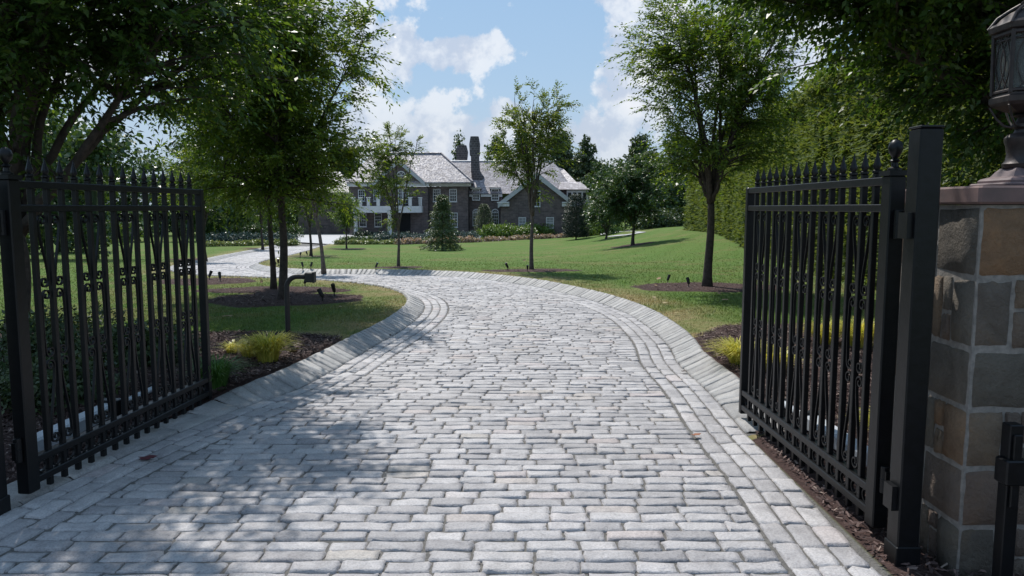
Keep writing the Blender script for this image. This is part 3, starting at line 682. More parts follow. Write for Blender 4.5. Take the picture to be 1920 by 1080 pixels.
MB().box(-.36, -.10, -.36, .36, 1.718, 1.80, ch=.01).box(-.097, .36, -.36, .36, 1.718, 1.80, ch=.01).build('cap', M['cap'], pil)

lan = thing('lantern', 'large bronze lantern with curved leaded glass panes standing on the stone pillar', 'lantern', (2.465, 3.66, 1.803)); lan.scale = (.9, .9, 1.0)
MB().box(-.17, .17, -.17, .17, 0, .018, ch=.006).lathe([(.2, .018), (.2, .03), (.185, .04), (.14, .05), (.115, .075), (.095, .09)], 4, rot=pi / 4).build('plinth', simple('weathered_pink_metal', (.15, .10, .10), (.09, .06, .062), 12, .6, bmp=.2), lan)
MB().lathe([(.06, .08), (.085, .092), (.09, .11), (.075, .125), (.07, .15), (.078, .2), (.085, .215), (.086, .235), (.07, .25), (.045, .258), (.038, .275), (.055, .285), (.055, .30), (.035, .315), (.03, .33), (.06, .34), (.03, .352)], 20).build('stem', M['iron_brown'], lan, True)
hexp = lambda r_, z, rot=pi / 6: [(r_ * cos(rot + k * pi / 3), r_ * sin(rot + k * pi / 3), z) for k in range(6)]
MB().lathe([(.03, .345), (.09, .36), (.15, .385), (.165, .40), (.168, .425), (.155, .432), (.155, .44), (.03, .441)], 6, rot=pi / 6).build('gallery', M['iron_brown'], lan)
br = MB()
for k in range(6):
    a = pi / 6 + k * pi / 3
    br.tube([(.045 * cos(a), .045 * sin(a), .285), (.09 * cos(a), .09 * sin(a), .295), (.125 * cos(a), .125 * sin(a), .33), (.16 * cos(a), .16 * sin(a), .385)], .006, 6)
br.build('scroll_bracket', M['iron_brown'], lan, True)
zb_, zt_ = .44, .73; rb_, rt_ = .15, .158
for k in range(6):
    a0, a1 = pi / 6 + k * pi / 3, pi / 6 + (k + 1) * pi / 3
    q = lambda a, r_, z: (r_ * cos(a), r_ * sin(a), z)
    MB().tube([q(a0, rb_ + .004, zb_), q(a0, rt_ + .004, zt_)], .011, 6).build('corner_bar', M['iron_brown'], lan)
    pn = MB().prism([q(a0, rb_ - .008, zb_), q(a1, rb_ - .008, zb_), q(a1, rt_ - .008, zt_), q(a0, rt_ - .008, zt_)], (-.003 * cos((a0 + a1) / 2), -.003 * sin((a0 + a1) / 2), 0)).build('pane', M['lglass'], lan)
    # leading: crossing arcs
    ld = MB()
    A0, A1, B0, B1 = arr(q(a0, rb_, zb_)), arr(q(a1, rb_, zb_)), arr(q(a0, rt_, zt_)), arr(q(a1, rt_, zt_))
    def P2(s, h_): return (A0 * (1 - s) + A1 * s) * (1 - h_) + (B0 * (1 - s) + B1 * s) * h_
    for s0, amp in ((.12, .5), (.5, .38), (.5, -.38), (.88, -.5)):
        ld.tube([P2(s0 + amp * sin(pi * h_), h_) for h_ in np.linspace(0, 1, 11)], .0032, 4, cap=False)
    ld.build('leading', M['iron_brown'], pn)
    for rr_, zz_, th_ in ((rb_, zb_ + .012, .009), (rt_, zt_ - .01, .012), (rt_, zt_ - .04, .004)): MB().tube([q(a0, rr_, zz_), q(a1, rr_, zz_)], th_, 6).build('pane_rail', M['iron_brown'], lan)
rf = MB().lathe([(.16, .728), (.185, .735), (.192, .76), (.18, .772), (.165, .775), (.14, .80), (.10, .825), (.065, .84), (.045, .85)], 6, rot=pi / 6).build('roof', M['iron_brown'], lan)
for k in range(6):
    a = pi / 6 + k * pi / 3
    MB().tube([(.19 * cos(a), .19 * sin(a), .755), (.15 * cos(a), .15 * sin(a), .805), (.10 * cos(a), .10 * sin(a), .835), (.05 * cos(a), .05 * sin(a), .86)], .008, 6).build('roof_rib', M['iron_brown'], rf, True)
MB().lathe([(.04, .85), (.05, .862), (.05, .872), (.028, .882), (.024, .90), (.045, .912), (.045, .92), (.022, .935), (.02, .95), (.032, .96), (.035, .975), (.015, 1.0), (.022, 1.02), (.018, 1.035), (.003, 1.07)], 16).build('finial', M['iron_brown'], lan, True)
MB().tube([(0, 0, .44), (0, 0, .52)], .016, 10).lathe([(.016, .52), (.03, .55), (.033, .575), (.024, .605), (.008, .62)], 12).build('lamp_holder', M['white'], lan, True)

# gate latch hardware on pillar, bottom right corner
lk = thing('lock_box', 'black metal lock box and bolt in front of the stone pillar, bottom right corner', 'lock box', (2.155, 3.13, 0))
MB().box(-.03, .03, -.03, .03, -.1, .78, ch=.004).build('post', M['iron'], lk)
MB().box(-.05, .05, -.055, .03, .52, .63, ch=.006).build('box', M['iron'], lk)
MB().box(-.018, .018, -.045, -.031, .42, .74, ch=.003).build('bolt', M['iron'], lk)

# ------------------------------------------------------------------ gooseneck sensor post
gx_, gy_ = G(541, 648, .1); gz_ = float(H(gx_, gy_)) + .02
gp = thing('gooseneck_post', 'slender black gooseneck post with a small square sensor box above the yellow grass', 'sensor post', (gx_, gy_, gz_))
hz_ = .80
arc = [(0, 0, -.1), (0, 0, hz_ - .14)] + [(.13 - .13 * cos(a), 0, hz_ - .14 + .13 * sin(a)) for a in np.linspace(.2, pi / 2, 8)] + [(.25, 0, hz_ - .01)]
MB().tube(arc, .029, 12).build('bent_pipe', M['fixture'], gp, True)
MB().lathe([(.07, -.02), (.07, .012), (.05, .02), (.035, .022)], 14).build('base_flange', M['fixture'], gp)
bx = MB().box(.22, .315, -.045, .045, hz_ - .075, hz_ + .035, ch=.008).build('sensor_box', M['fixture'], gp)
MB().box(.31, .335, -.05, .05, hz_ - .08, hz_ + .045, ch=.004).build('hood', M['fixture'], bx)

# ------------------------------------------------------------------ landscape spotlights
def spotlight():
    r_ = thing('garden_spotlight', 'spot', 'spotlight', (0, 0, 0), 0, 'small dark garden spotlights under the trees')
    MB().tube([(0, 0, -.05), (0, 0, .09)], .009, 8).lathe([(.03, 0), (.03, .012), (.012, .016)], 10).build('stake', M['fixture'], r_)
    a = arr([0, 0, .09]); d = nrm(arr([.35, .25, .9]))
    hd = MB().tube([a - d * .02, a, a + d * .04, a + d * .105, a + d * .12], [.018, .028, .03, .034, .034], 12).build('lamp_head', M['fixture'], r_, True)
    MB().tube([a + d * .1205, a + d * .124], [.028, .028], 12).build('lens', M['pane'], hd)
    return r_
proto = None
for i, (px, py, s, lb) in enumerate([
    (1252, 533, 1.05, 'left spotlight of the two in front of the tall tree on the right lawn'),
    (1291, 541, 1.15, 'right spotlight of the two, next to the tall right lawn tree trunk'),
    (605, 569, 1.35, 'rounded spotlight standing in the dark mulch just right of the gooseneck post'),
    (627, 558, 1.35, 'jagged spotlight at the right tip of the mulch on the left island'),
    (572, 540, 1.2, 'spotlight just below the sensor box on the left island'),
    (393, 527, 1.2, 'left spotlight of the pair at the driveway edge beside the left gate'),
    (413, 530, 1.2, 'right spotlight of the pair at the driveway edge beside the left gate'),
    (952, 509, 1.2, 'left spotlight in the mulch ring of the airy tree in the centre lawn'),
    (989, 511, 1.0, 'spotlight touching the trunk of the airy tree in the centre lawn'),
    (705, 507, 1.1, 'lone spotlight left of the slim tree in front of the balcony'),
    (583, 506, 1.1, 'right spotlight of the pair near the leaning slim tree'),
    (568, 506, 1.1, 'left spotlight of the pair near the leaning slim tree'),
    (517, 502, 1.3, 'leftmost spotlight of the cluster at the tip of the centre lawn'),
    (522, 499, 1.3, 'middle spotlight of the cluster at the tip of the centre lawn'),
    (527, 503, 1.2, 'rightmost spotlight of the cluster at the tip of the centre lawn'),
    (563, 483, 1.3, 'left far spotlight by the slim tree at the upper bend of the driveway'),
    (576, 481, 1.3, 'right far spotlight by the slim tree at the upper bend of the driveway')]):
    x, y = G(px, py, .1)
    if proto is None: proto = spotlight(); o = proto; o.location = (x, y, float(H(x, y)) + .02); o.scale = (s * .85,) * 3; o['label'] = lb
    else: o = dup(proto, (x, y, float(H(x, y)) + .02), i * 1.3, s * .85, lb)

# ------------------------------------------------------------------ grasses and low plants near the gates
def blades(n, h, spread, w, r, arch=.6):
    a = r.rand(n) * 6.28; rad = r.rand(n) ** .6 * spread * .3; base = np.c_[np.cos(a) * rad, np.sin(a) * rad, np.zeros(n) - .01]
    a2 = a + r.normal(0, .5, n); out = np.c_[np.cos(a2), np.sin(a2), np.zeros(n)]; hh = h * r.uniform(.55, 1.1, n); rch = spread * r.uniform(.3, 1.1, n)
    side = np.c_[-np.sin(a2), np.cos(a2), np.zeros(n)]; V = []; K = 4
    for k in range(K + 1):
        s = k / K; p_ = base + out * (rch * s ** 1.6)[:, None] + np.array([0, 0, 1.]) * (hh * (s * (1 + arch * (1 - s)) - arch * .55 * s ** 3))[:, None]
        ww_ = w * (1 - s) ** .6 * (.7 + .6 * s) + .0006; V += [p_ - side * ww_, p_ + side * ww_]
    V = np.stack(V, 1); Fq = []
    for k in range(K): Fq.append([2 * k, 2 * k + 1, 2 * k + 3, 2 * k + 2])
    Fq = (np.array(Fq)[None] + (np.arange(n) * (2 * K + 2))[:, None, None]).reshape(-1, 4)
    return V.reshape(-1, 3), Fq, np.repeat(r.rand(n), 2 * K + 2)
rb = np.random.RandomState(21)
for px, py, h, sp, n, mt, lb in [
    (435, 668, .2, .16, 160, 'yellow', 'small yellow grass tuft, leftmost in the bed left of the driveway'),
    (468, 676, .26, .2, 240, 'yellow', 'pale yellow grass tuft between the small tuft and the big clump left of the driveway'),
    (503, 684, .40, .30, 760, 'yellow', 'biggest yellow striped grass clump at the foot of the gooseneck post'),
    (405, 725, .36, .32, 420, 'green_blade', 'bright green grass clump showing past the free end of the left gate'),
    (1388, 688, .34, .34, 560, 'yellow', 'golden grass mound showing past the free end of the right gate'),
    (1450, 700, .30, .33, 380, 'yellow', 'golden grass mound seen through the far bars of the right gate'),
    (1610, 655, .42, .42, 480, 'yellow', 'tall golden grass clump behind the hinge side of the right gate'),
    (1548, 650, .36, .36, 380, 'yellow', 'golden grass clump behind the middle of the right gate'),
    (1660, 800, .26, .26, 260, 'yellow', 'low golden grass tuft behind the lower bars of the right gate beside the opener')]:
    x, y = G(px, py, .1); V, Fq, A = blades(n, h, sp, .0045, rb)
    o = mesh_obj('grass_clump', V, Fq, M[mt], attr=A); o.location = (x, y, float(H(x, y)) + .02); tag(o, lb, 'ornamental grass', 'grass clumps by the gates')
for i, (x, y, rx, h, mt, lb) in enumerate([
    (-4.0, 6.3, .6, .42, 'conifer', 'low dark evergreen shrub behind the hinge side of the left gate'),
    (-3.75, 7.5, .55, .42, 'conifer', 'low dark evergreen shrub behind the middle of the left gate'),
    (-4.9, 7.9, .75, .5, 'conifer', 'wide low evergreen shrub at the back of the left bed'),
    (-4.9, 5.3, .6, .5, 'conifer', 'low dark evergreen shrub at the left edge of the photo')]):
    V, A = blob_leaves([(0, 0, h * .45, rx, rx * .8, h * .6)], 5200, .055, np.random.RandomState(40 + i), .25, .5)
    V[:, 2] = np.maximum(V[:, 2], 0.0)
    root = thing('evergreen_shrub', lb, 'shrub', (x, y, float(H(x, y))), 0, 'low shrubs behind the left gate')
    mesh_obj('foliage', V, np.arange(len(V)).reshape(-1, 4), M[mt], root, attr=A)
    s_ = MB()
    for k in range(5): a = k * 1.3; s_.tube([(0, 0, -.05), (.4 * rx * cos(a), .3 * rx * sin(a), h * .3), (.8 * rx * cos(a), .6 * rx * sin(a), h * .5)], [.014, .01, .004], 5)
    s_.build('stems', M['bark'], root)

# fallen leaves and debris
def dead_leaf(px, py, s, col_, lb, on=0.):
    x, y = G(px, py); r = np.random.RandomState(px); n = 11; pts = []
    for k in range(n): a = 2 * pi * k / n; rr = s * (.55 + .45 * ((k % 2) or .2) + r.normal(0, .05)); pts.append((rr * cos(a), rr * .7 * sin(a), .006 + .02 * s * 10 * abs(sin(a * 1.5)) * r.rand()))
    V = pts + [(0, 0, .006)] + [(p[0] * .97, p[1] * .97, p[2] - .002) for p in pts]
    Fc = [(k, (k + 1) % n, n) for k in range(n)] + [(k, n + 1 + k, n + 1 + (k + 1) % n, (k + 1) % n) for k in range(n)]
    o = MB().raw(V, Fc).build('fallen_leaf', simple('dead_leaf_' + str(px), col_, None, 20, .8), None, True); o.location = (x, y, float(T(x, y)) + on); tag(o, lb, 'leaf', 'fallen leaves')
dead_leaf(277, 864, .07, (.10, .02, .025), 'dark red fallen leaf on the shaded stones beside the left gate', .012)
dead_leaf(1306, 820, .045, (.30, .11, .05), 'rust brown curled leaf on the stones left of the right gate', .012)
dead_leaf(1283, 701, .04, (.07, .05, .04), 'dark fallen leaf lying against the curb near the right bed', .02)
dead_leaf(1247, 583, .07, (.45, .36, .2), 'pale tan leaf on the grass below the tall tree on the right lawn', .13)
dead_leaf(1358, 577, .09, (.34, .22, .12), 'tan fallen leaf on the grass near the free end of the right gate', .13)
dead_leaf(1268, 603, .06, (.40, .33, .15), 'small yellowish leaf on the grass close to the right curb', .13)
dead_leaf(426, 610, .09, (.34, .22, .12), 'brown fallen leaf on the shaded grass right of the left gate', .13)
dead_leaf(773, 791, .025, (.03, .025, .02), 'small black leaf scrap on the stones in the middle of the driveway', .012)

lf = [o for o in C.objects if o.name.startswith('fallen_leaf')]
rl_ = np.random.RandomState(15); src = lf[4]; cnt = 0
while cnt < 46:
    x, y = rl_.uniform(-9, 7), 8 + 22 * rl_.rand() ** 1.5
    if sdist(np.array([x]), np.array([y]))[0] < .35: continue
    o = lf[3 + cnt % 4].copy(); C.objects.link(o); o.location = (x, y, float(H(x, y)) + .045); o.rotation_euler = (rl_.normal(0, .4), rl_.normal(0, .4), rl_.rand() * 6); k_ = rl_.uniform(.4, .8); o.scale = (k_, k_, k_)
    o['label'] = 'small curled tan fallen leaf scattered on the mown lawn'; o['group'] = 'leaves scattered on the lawn'; cnt += 1
for i in range(40):
    P = Rc if i % 3 else Lc; j = rl_.randint(len(P) // 3); x, y = P[j] + rl_.normal(0, .04, 2)
    if not 4.5 < y < 15: continue
    o = lf[2].copy(); C.objects.link(o); o.location = (x, y, float(T(x, y)) + .012); o.rotation_euler = (rl_.normal(0, .3), rl_.normal(0, .3), rl_.rand() * 6); k_ = rl_.uniform(.3, .8); o.scale = (k_, k_, k_)
    o['label'] = 'dark dry leaf scrap in the gutter along the curb'; o['group'] = 'leaf scraps along the curbs'
# ------------------------------------------------------------------ trees
P_ = lambda px, py: G(px, py, .1)
# near left multi-stem, crown overhead; unseen lobes above the frame added to shade the setts
make_tree('shade_tree', 'large multi-stemmed tree in deep shade behind the left gate, branches overhanging it', 'tree', (-5.6, 8.4), H_=9, fork=1.35,
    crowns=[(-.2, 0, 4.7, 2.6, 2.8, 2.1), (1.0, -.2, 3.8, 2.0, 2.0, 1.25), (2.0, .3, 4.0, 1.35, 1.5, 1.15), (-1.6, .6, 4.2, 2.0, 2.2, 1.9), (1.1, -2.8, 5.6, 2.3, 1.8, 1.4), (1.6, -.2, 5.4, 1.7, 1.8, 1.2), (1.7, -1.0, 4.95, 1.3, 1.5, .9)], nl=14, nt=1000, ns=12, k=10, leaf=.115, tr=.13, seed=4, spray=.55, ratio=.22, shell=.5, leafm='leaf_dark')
make_tree('shade_tree', 'large dark leafy tree behind the stone pillar, its branches hanging in from the upper right', 'tree', (6.3, 8.6), H_=9, fork=2.2,
    crowns=[(-.6, 0, 5.2, 2.9, 2.9, 2.4), (-2.2, -.5, 4.7, 2.0, 2.0, 1.3), (.6, 0, 3.9, 2.3, 2.3, 1.7), (-2.5, -2.8, 5.8, 2.2, 1.9, 1.4), (-.9, .3, 3.4, 1.3, 1.3, .8), (-2.6, .2, 4.35, 1.5, 1.4, .75)], nl=13, nt=1080, ns=12, k=10, leaf=.12, tr=.19, seed=8, spray=.55, ratio=.25, shell=.5, leafm='leaf_dark', hang=.06)  # crown stretched forward out of view to shade pillar and gate
xA = P_(533, 563)
make_tree('zelkova_tree', 'dense dark vase-shaped tree on the left island, its trunk behind the gooseneck post', 'tree', xA, H_=6.5, fork=1.75,
    crowns=[(-.15, 0, 4.3, 1.5, 1.5, 1.9), (.55, -.2, 4.2, 1.35, 1.3, 1.5), (-.5, 0, 3.0, 1.15, 1.2, 1.0), (.5, -.1, 2.55, 1.0, 1.0, .85), (-.55, 0, 2.15, 1.1, 1.0, .65), (.7, 0, 2.15, .9, .9, .6)], nl=10, nt=410, ns=11, k=10, leaf=.105, tr=.08, seed=11, spray=.5, ratio=.21, group='trees along the driveway')
make_tree('zelkova_tree', 'tree on the left island with the thinner trunk, just left of the dense dark one', 'tree', P_(512, 546), H_=6, fork=1.8,
    crowns=[(-.7, .4, 3.9, 1.5, 1.5, 1.6), (-.9, .2, 3.0, 1.3, 1.2, 1.0), (.2, 0, 4.2, 1.2, 1.2, 1.4)], nl=7, nt=290, ns=11, k=9, leaf=.105, tr=.06, seed=13, spray=.42, group='trees along the driveway')
make_tree('zelkova_tree', 'tall vase-shaped tree on the right lawn, crown against the clouds', 'tree', P_(1328, 540), H_=6.2, fork=1.8,
    crowns=[(-.5, 0, 4.4, 1.25, 1.3, 1.3), (.35, 0, 4.5, 1.3, 1.3, 1.5), (-1.0, .1, 4.9, .85, .9, .85), (.75, .2, 3.6, .95, 1.0, 1.0), (-.35, 0, 2.95, .85, .9, .75), (.1, 0, 2.6, 1.2, 1.1, .6)], nl=13, nt=360, ns=10, k=10, leaf=.10, tr=.092, seed=17, spray=.5, ratio=.2, group='trees along the driveway')
make_tree('zelkova_tree', 'airy light green tree in the centre lawn, rising in front of the mansion gable', 'tree', P_(997, 508), leafm='leaf_light', bark='bark_light', H_=6, fork=1.55,
    crowns=[(0, 0, 3.7, .95, .9, 1.4), (-.45, 0, 3.1, .75, .8, .9), (.5, 0, 3.8, .65, .7, 1.0), (0, 0, 2.3, .45, .5, .5)], nl=10, nt=170, ns=8, k=9, leaf=.09, tr=.055, seed=22, spray=.34, ratio=.24, shell=.5, group='trees along the driveway')
make_tree('zelkova_tree', 'sparse slim tree in front of the white balcony, crown in two wisps', 'tree', P_(748, 502), leafm='leaf_light', bark='bark_light', H_=4.6, fork=1.15,
    crowns=[(-.45, 0, 3.3, .55, .6, .75), (.35, 0, 3.6, .35, .4, .5), (-.15, 0, 2.5, .7, .6, .6), (-.05, 0, 1.6, .4, .4, .45)], nl=7, nt=115, ns=8, k=8, leaf=.085, tr=.045, seed=23, spray=.28, ratio=.24, shell=.5, group='trees along the driveway')
make_tree('zelkova_tree', 'slim leaning young tree seen right of the dark trunks at the bend', 'tree', P_(608, 507), bark='bark_light', H_=4, fork=1.5, lean=(-.12, 0),
    crowns=[(-.15, 0, 2.5, .65, .6, .95), (-.4, 0, 3.3, .7, .6, .8)], nl=6, nt=110, ns=7, k=7, leaf=.085, tr=.055, seed=24, spray=.3, group='trees along the driveway')
make_tree('young_tree', 'young tree with a round crown at the upper bend, left of the leaning slim tree', 'tree', P_(583, 481), H_=4, fork=1.5,
    crowns=[(0, 0, 3.0, 1.1, 1.1, 1.3)], nl=6, nt=110, ns=7, k=7, leaf=.12, tr=.07, seed=25, spray=.4, group='trees along the driveway')
make_tree('young_tree', 'young tree standing in front of the flower bed beyond the left bend', 'tree', P_(492, 466), H_=5, fork=1.7,
    crowns=[(0, 0, 3.7, 1.5, 1.5, 1.7)], nl=6, nt=120, ns=7, k=7, leaf=.16, tr=.09, seed=26, spray=.5, group='trees along the driveway')
make_tree('young_tree', 'young tree just past the free end of the left gate, by the far driveway edge', 'tree', P_(384, 487), H_=5, fork=1.5,
    crowns=[(-.1, 0, 3.5, 1.5, 1.4, 1.7)], nl=6, nt=150, ns=7, k=7, leaf=.13, tr=.08, seed=27, spray=.45, group='trees along the driveway')
make_tree('young_tree', 'small round-headed green tree left of the mansion balcony', 'tree', P_(650, 467), H_=4, fork=1.35, leafm='bright',
    crowns=[(0, 0, 2.9, .95, .95, 1.35), (0, 0, 2.3, 1.05, 1.0, .75)], nl=6, nt=150, ns=8, k=7, leaf=.13, tr=.06, seed=28, spray=.4)
make_tree('dogwood_tree', 'broad low dark green tree at the right end of the house lawn', 'tree', P_(1187, 460), H_=6, fork=1.25, leafm='leaf_far',
    crowns=[(0, 0, 2.9, 2.2, 2.0, 1.5), (.2, 0, 4.1, 1.4, 1.4, 1.0), (-.9, 0, 2.6, 1.3, 1.3, .9)], nl=8, nt=260, ns=9, k=7, leaf=.17, tr=.1, seed=29, spray=.5, ratio=.3)
make_tree('small_tree', 'low open branching tree beside the bright shrubs right of the dark column', 'tree', P_(1137, 448), H_=4, fork=.45, leafm='leaf_far',
    crowns=[(0, 0, 2.0, 2.0, 1.6, 1.0), (-.3, 0, 3.0, 1.6, 1.4, .9)], nl=8, nt=150, ns=8, k=7, leaf=.18, tr=.09, seed=30, spray=.5, ratio=.3)

def conifer(name, label, cat_, xy, h, r0_, n, k, leaf, mt, seed, shape, group=None, droop=.2):
    r = np.random.RandomState(seed); z = r.rand(n) ** 1.25; rr = shape(z) * r0_; a = r.rand(n) * 6.28 * 1
    a = np.where(r.rand(n) < .6, np.round(a * 2.4 + z * 9) / 2.4, a) + r.normal(0, .12, n); rad = rr * (r.rand(n) ** .45) * r.uniform(.85, 1.1, n)
    P = np.c_[np.cos(a) * rad, np.sin(a) * rad, z * h * .96 + .08 * h * (1 - z) * .7]; d = nrm(np.c_[np.cos(a), np.sin(a), np.full(n, .1 - droop)] + r.normal(0, .25, (n, 3)))
    V, A = spray_leaves(P, d, k, leaf * 2.4, leaf, r, .22, .2)
    z0 = float(T(*xy)) + .05; root = thing(name, label, cat_, (xy[0], xy[1], z0), 0, group)
    wd = MB().tube([(0, 0, -.2), (0, 0, h * .5), (0, 0, h)], [h * .018, h * .011, .008], 8)
    for q in range(40):
        zz = r.rand() * .85 + .05; an = r.rand() * 6.28; L = float(shape(np.array([zz]))[0]) * r0_ * .85; wd.tube([(0, 0, zz * h), (L * cos(an), L * sin(an), zz * h - droop * L * .4)], [.018, .006], 4, cap=False)
    wd.build('trunk', M['bark'], root)
    mesh_obj('crown', V, np.arange(len(V)).reshape(-1, 4), M[mt], root, attr=A)
    return root
cone = lambda z: (1 - z) ** .85 * (.75 + .25 * np.sin(z * 40)) + .03
egg = lambda z: np.sqrt(np.clip(1 - ((z - .28) / .73) ** 2, 0, 1)) * (1 - .25 * z) + .01
colm = lambda z: np.clip(np.sqrt(np.clip(1 - ((z - .3) / .71) ** 2, 0, 1)), .0, 1) * .95 + .02
conifer('spruce_tree', 'loose ragged spruce in front of the mansion windows', 'conifer', P_(830, 470), 3.8, 1.35, 1500, 8, .13, 'spruce', 51, cone, droop=.35)
conifer('cone_evergreen', 'dense cone-clipped evergreen between the two arched windows', 'conifer', (at(908, 437, 88)[0], 88), 4.0, 1.15, 3600, 7, .09, 'conifer', 52, egg, droop=-.5)
conifer('column_evergreen', 'nearly black columnar evergreen at the corner of the gabled wing', 'conifer', P_(1080, 449), 4.3, 1.15, 3600, 7, .11, 'conifer_dark', 53, colm, droop=-.5)
conifer('column_evergreen', 'small grey green columnar shrub on the far slope below the woods', 'conifer', (at(1247, 428, 78)[0], 78), 2.3, .6, 1400, 6, .10, 'blue', 54, egg, droop=-.5)

# ------------------------------------------------------------------ planting beds around the house
def shrub(name, label, xy, rx, h, n, leaf, mt, seed, group, ratio=.35, z=None):
    r = np.random.RandomState(seed); V, A = blob_leaves([(0, 0, h * .42, rx, rx * .9, h * .56), (rx * .4 * sin(seed), 0, h * .55, rx * .6, rx * .6, h * .42)], n, leaf, r, ratio, .5)
    V[:, 2] = np.maximum(V[:, 2], .0)
    o = mesh_obj(name, V, np.arange(len(V)).reshape(-1, 4), M[mt], attr=A); o.location = (xy[0], xy[1], float(T(*xy)) + .03 if z is None else z); tag(o, label, 'shrub', group); return o
def row(name, lab, group, p0, p1, n, rx, h, nl_, leaf, mt, seed, jit=.2):
    """a row of shrubs copied from two prototypes"""
    r = np.random.RandomState(seed); pr = []
    for i in range(n):
        s = (i + .5) / n; px = p0[0] + (p1[0] - p0[0]) * s; py = p0[1] + (p1[1] - p0[1]) * s; x, y = G(px, py); x += r.uniform(-jit, jit); y += r.uniform(-jit, jit)
        if len(pr) < 3: o = shrub(name, lab, (x, y), rx, h, nl_, leaf, mt, seed + i, group); pr.append(o)
        else:
            o = pr[i % 3].copy(); C.objects.link(o); o.location = (x, y, float(T(x, y)) + .03); k_ = r.uniform(.8, 1.2); o.scale = (k_, k_, r.uniform(.8, 1.15)); o.rotation_euler = (0, 0, r.rand() * 6)
row('leafy_shrub', 'bright green leafy shrub in the row below the gabled wing', 'bright shrubs below the gabled wing', (912, 449), (1062, 441), 10, 1.25, 1.65, 2600, .17, 'bright', 60)
row('leafy_shrub', 'bright green leafy shrub between the black columnar evergreen and the low open tree', 'bright shrubs right of the columnar evergreen', (1100, 444), (1150, 441), 3, 1.5, 1.9, 2600, .17, 'bright', 66)
row('flowering_shrub', 'low pink flowering plant at the front edge of the bed below the gabled wing', 'pink flowers below the gabled wing', (905, 455), (1068, 447), 22, .45, .55, 500, .12, 'pink', 70)
row('flowering_shrub', 'low pinkish flowering plant in the bed in front of the balcony', 'pink flowers in front of the balcony', (745, 461), (900, 456), 22, .5, .6, 500, .12, 'pink', 75)
row('flowering_shrub', 'low cream flowering plant at the front edge of the bed by the forecourt', 'cream flowers by the forecourt', (632, 461), (745, 460), 14, .5, .5, 500, .12, 'cream', 80)
row('boxwood_shrub', 'low rounded green shrub behind the cream flowers by the forecourt', 'rounded shrubs by the forecourt', (645, 456), (712, 454), 6, .65, .65, 900, .12, 'leaf_far', 84)
row('juniper_shrub', 'blue grey spreading juniper behind the pink flowers in front of the house', 'blue junipers in front of the house', (712, 455), (892, 452), 11, .95, .95, 1400, .13, 'blue', 90)
row('juniper_shrub', 'blue grey spreading juniper in the bed across the driveway left of the house', 'blue junipers across the driveway', (395, 457), (548, 456), 16, 1.0, .95, 1300, .13, 'blue', 95)
row('flowering_shrub', 'low cream and pink flowering plant edging the bed across the driveway left of the house', 'flowers across the driveway', (388, 465), (556, 461), 26, .5, .5, 450, .12, 'cream', 100)
row('leafy_shrub', 'tall green shrub at the back of the bed across the driveway left of the house', 'tall shrubs across the driveway', (385, 447), (555, 447), 11, 1.3, 1.9, 1800, .17, 'leaf_far', 105)
row('boxwood_shrub', 'dark clipped hedge shrub under the balcony in front of the wall', 'clipped shrubs under the balcony', (668, 445), (726, 445), 6, .8, .7, 1100, .13, 'conifer_dark', 110, .05)
row('leafy_shrub', 'dark shrub in the shade of the far woods beyond the pale paving on the right', 'shrubs below the far woods', (1205, 432), (1330, 420), 8, 1.5, 1.7, 1500, .2, 'conifer', 115)
# pale forecourt sheets
def sheet(name, pts, up, mt):
    P = [G(*q) for q in pts]; V = [(x, y, float(T(x, y)) + up) for x, y in P]
    cx = np.mean([p[0] for p in P]); cy = np.mean([p[1] for p in P]); V.append((cx, cy, float(T(cx, cy)) + up + .05)); n = len(P)
    o = mesh_obj(name, np.array(V), [(i, (i + 1) % n, n) for i in range(n)], mt); o['kind'] = 'structure'
sheet('forecourt', [(545, 455), (640, 461), (672, 452), (720, 450), (900, 447.5), (905, 443), (800, 442), (700, 441), (620, 440), (560, 441)], .10, M['court'])
sheet('rear_drive', [(1140, 447), (1175, 444), (1212, 438), (1180, 435.5), (1150, 437), (1120, 440)], .14, M['court'])

# ------------------------------------------------------------------ mansion
hX = lambda px, Y: float(at(px, 440, Y)[0])
hZ = lambda py, Y: float(at(960, py, Y)[2])
ZB = -2.2
mn_ = thing('stone_mansion', 'long two-storey stone mansion with slate roofs, chimneys and a white balcony', 'house', (hX(870, 95), 95, ZB))
parts = []
def part(mb, name, mt, parent=None, smooth=False):
    o = mb.build(name, M[mt] if isinstance(mt, str) else mt, parent or mn_, smooth)
    if parent is None: o.location = tuple(-arr(mn_.location))
    return o
YA, YB, YC, YD, YE, YF = 94, 95, 97, 92.5, 96, 98   # pediment block, main right, recessed middle, gable wing, right annex, left wing
def blk(px0_, px1_, Y, pyt, depth=9, name='wall'):
    return part(MB().box(hX(px0_, Y), hX(px1_, Y), Y, Y + depth, ZB, hZ(pyt, Y)), name, 'wall')
wA = blk(656, 806, YA, 350); wB = blk(806.5, 879, YB, 350, 8); wC = blk(879.5, 942, YC, 366); wF = blk(560, 655.5, YF, 364)
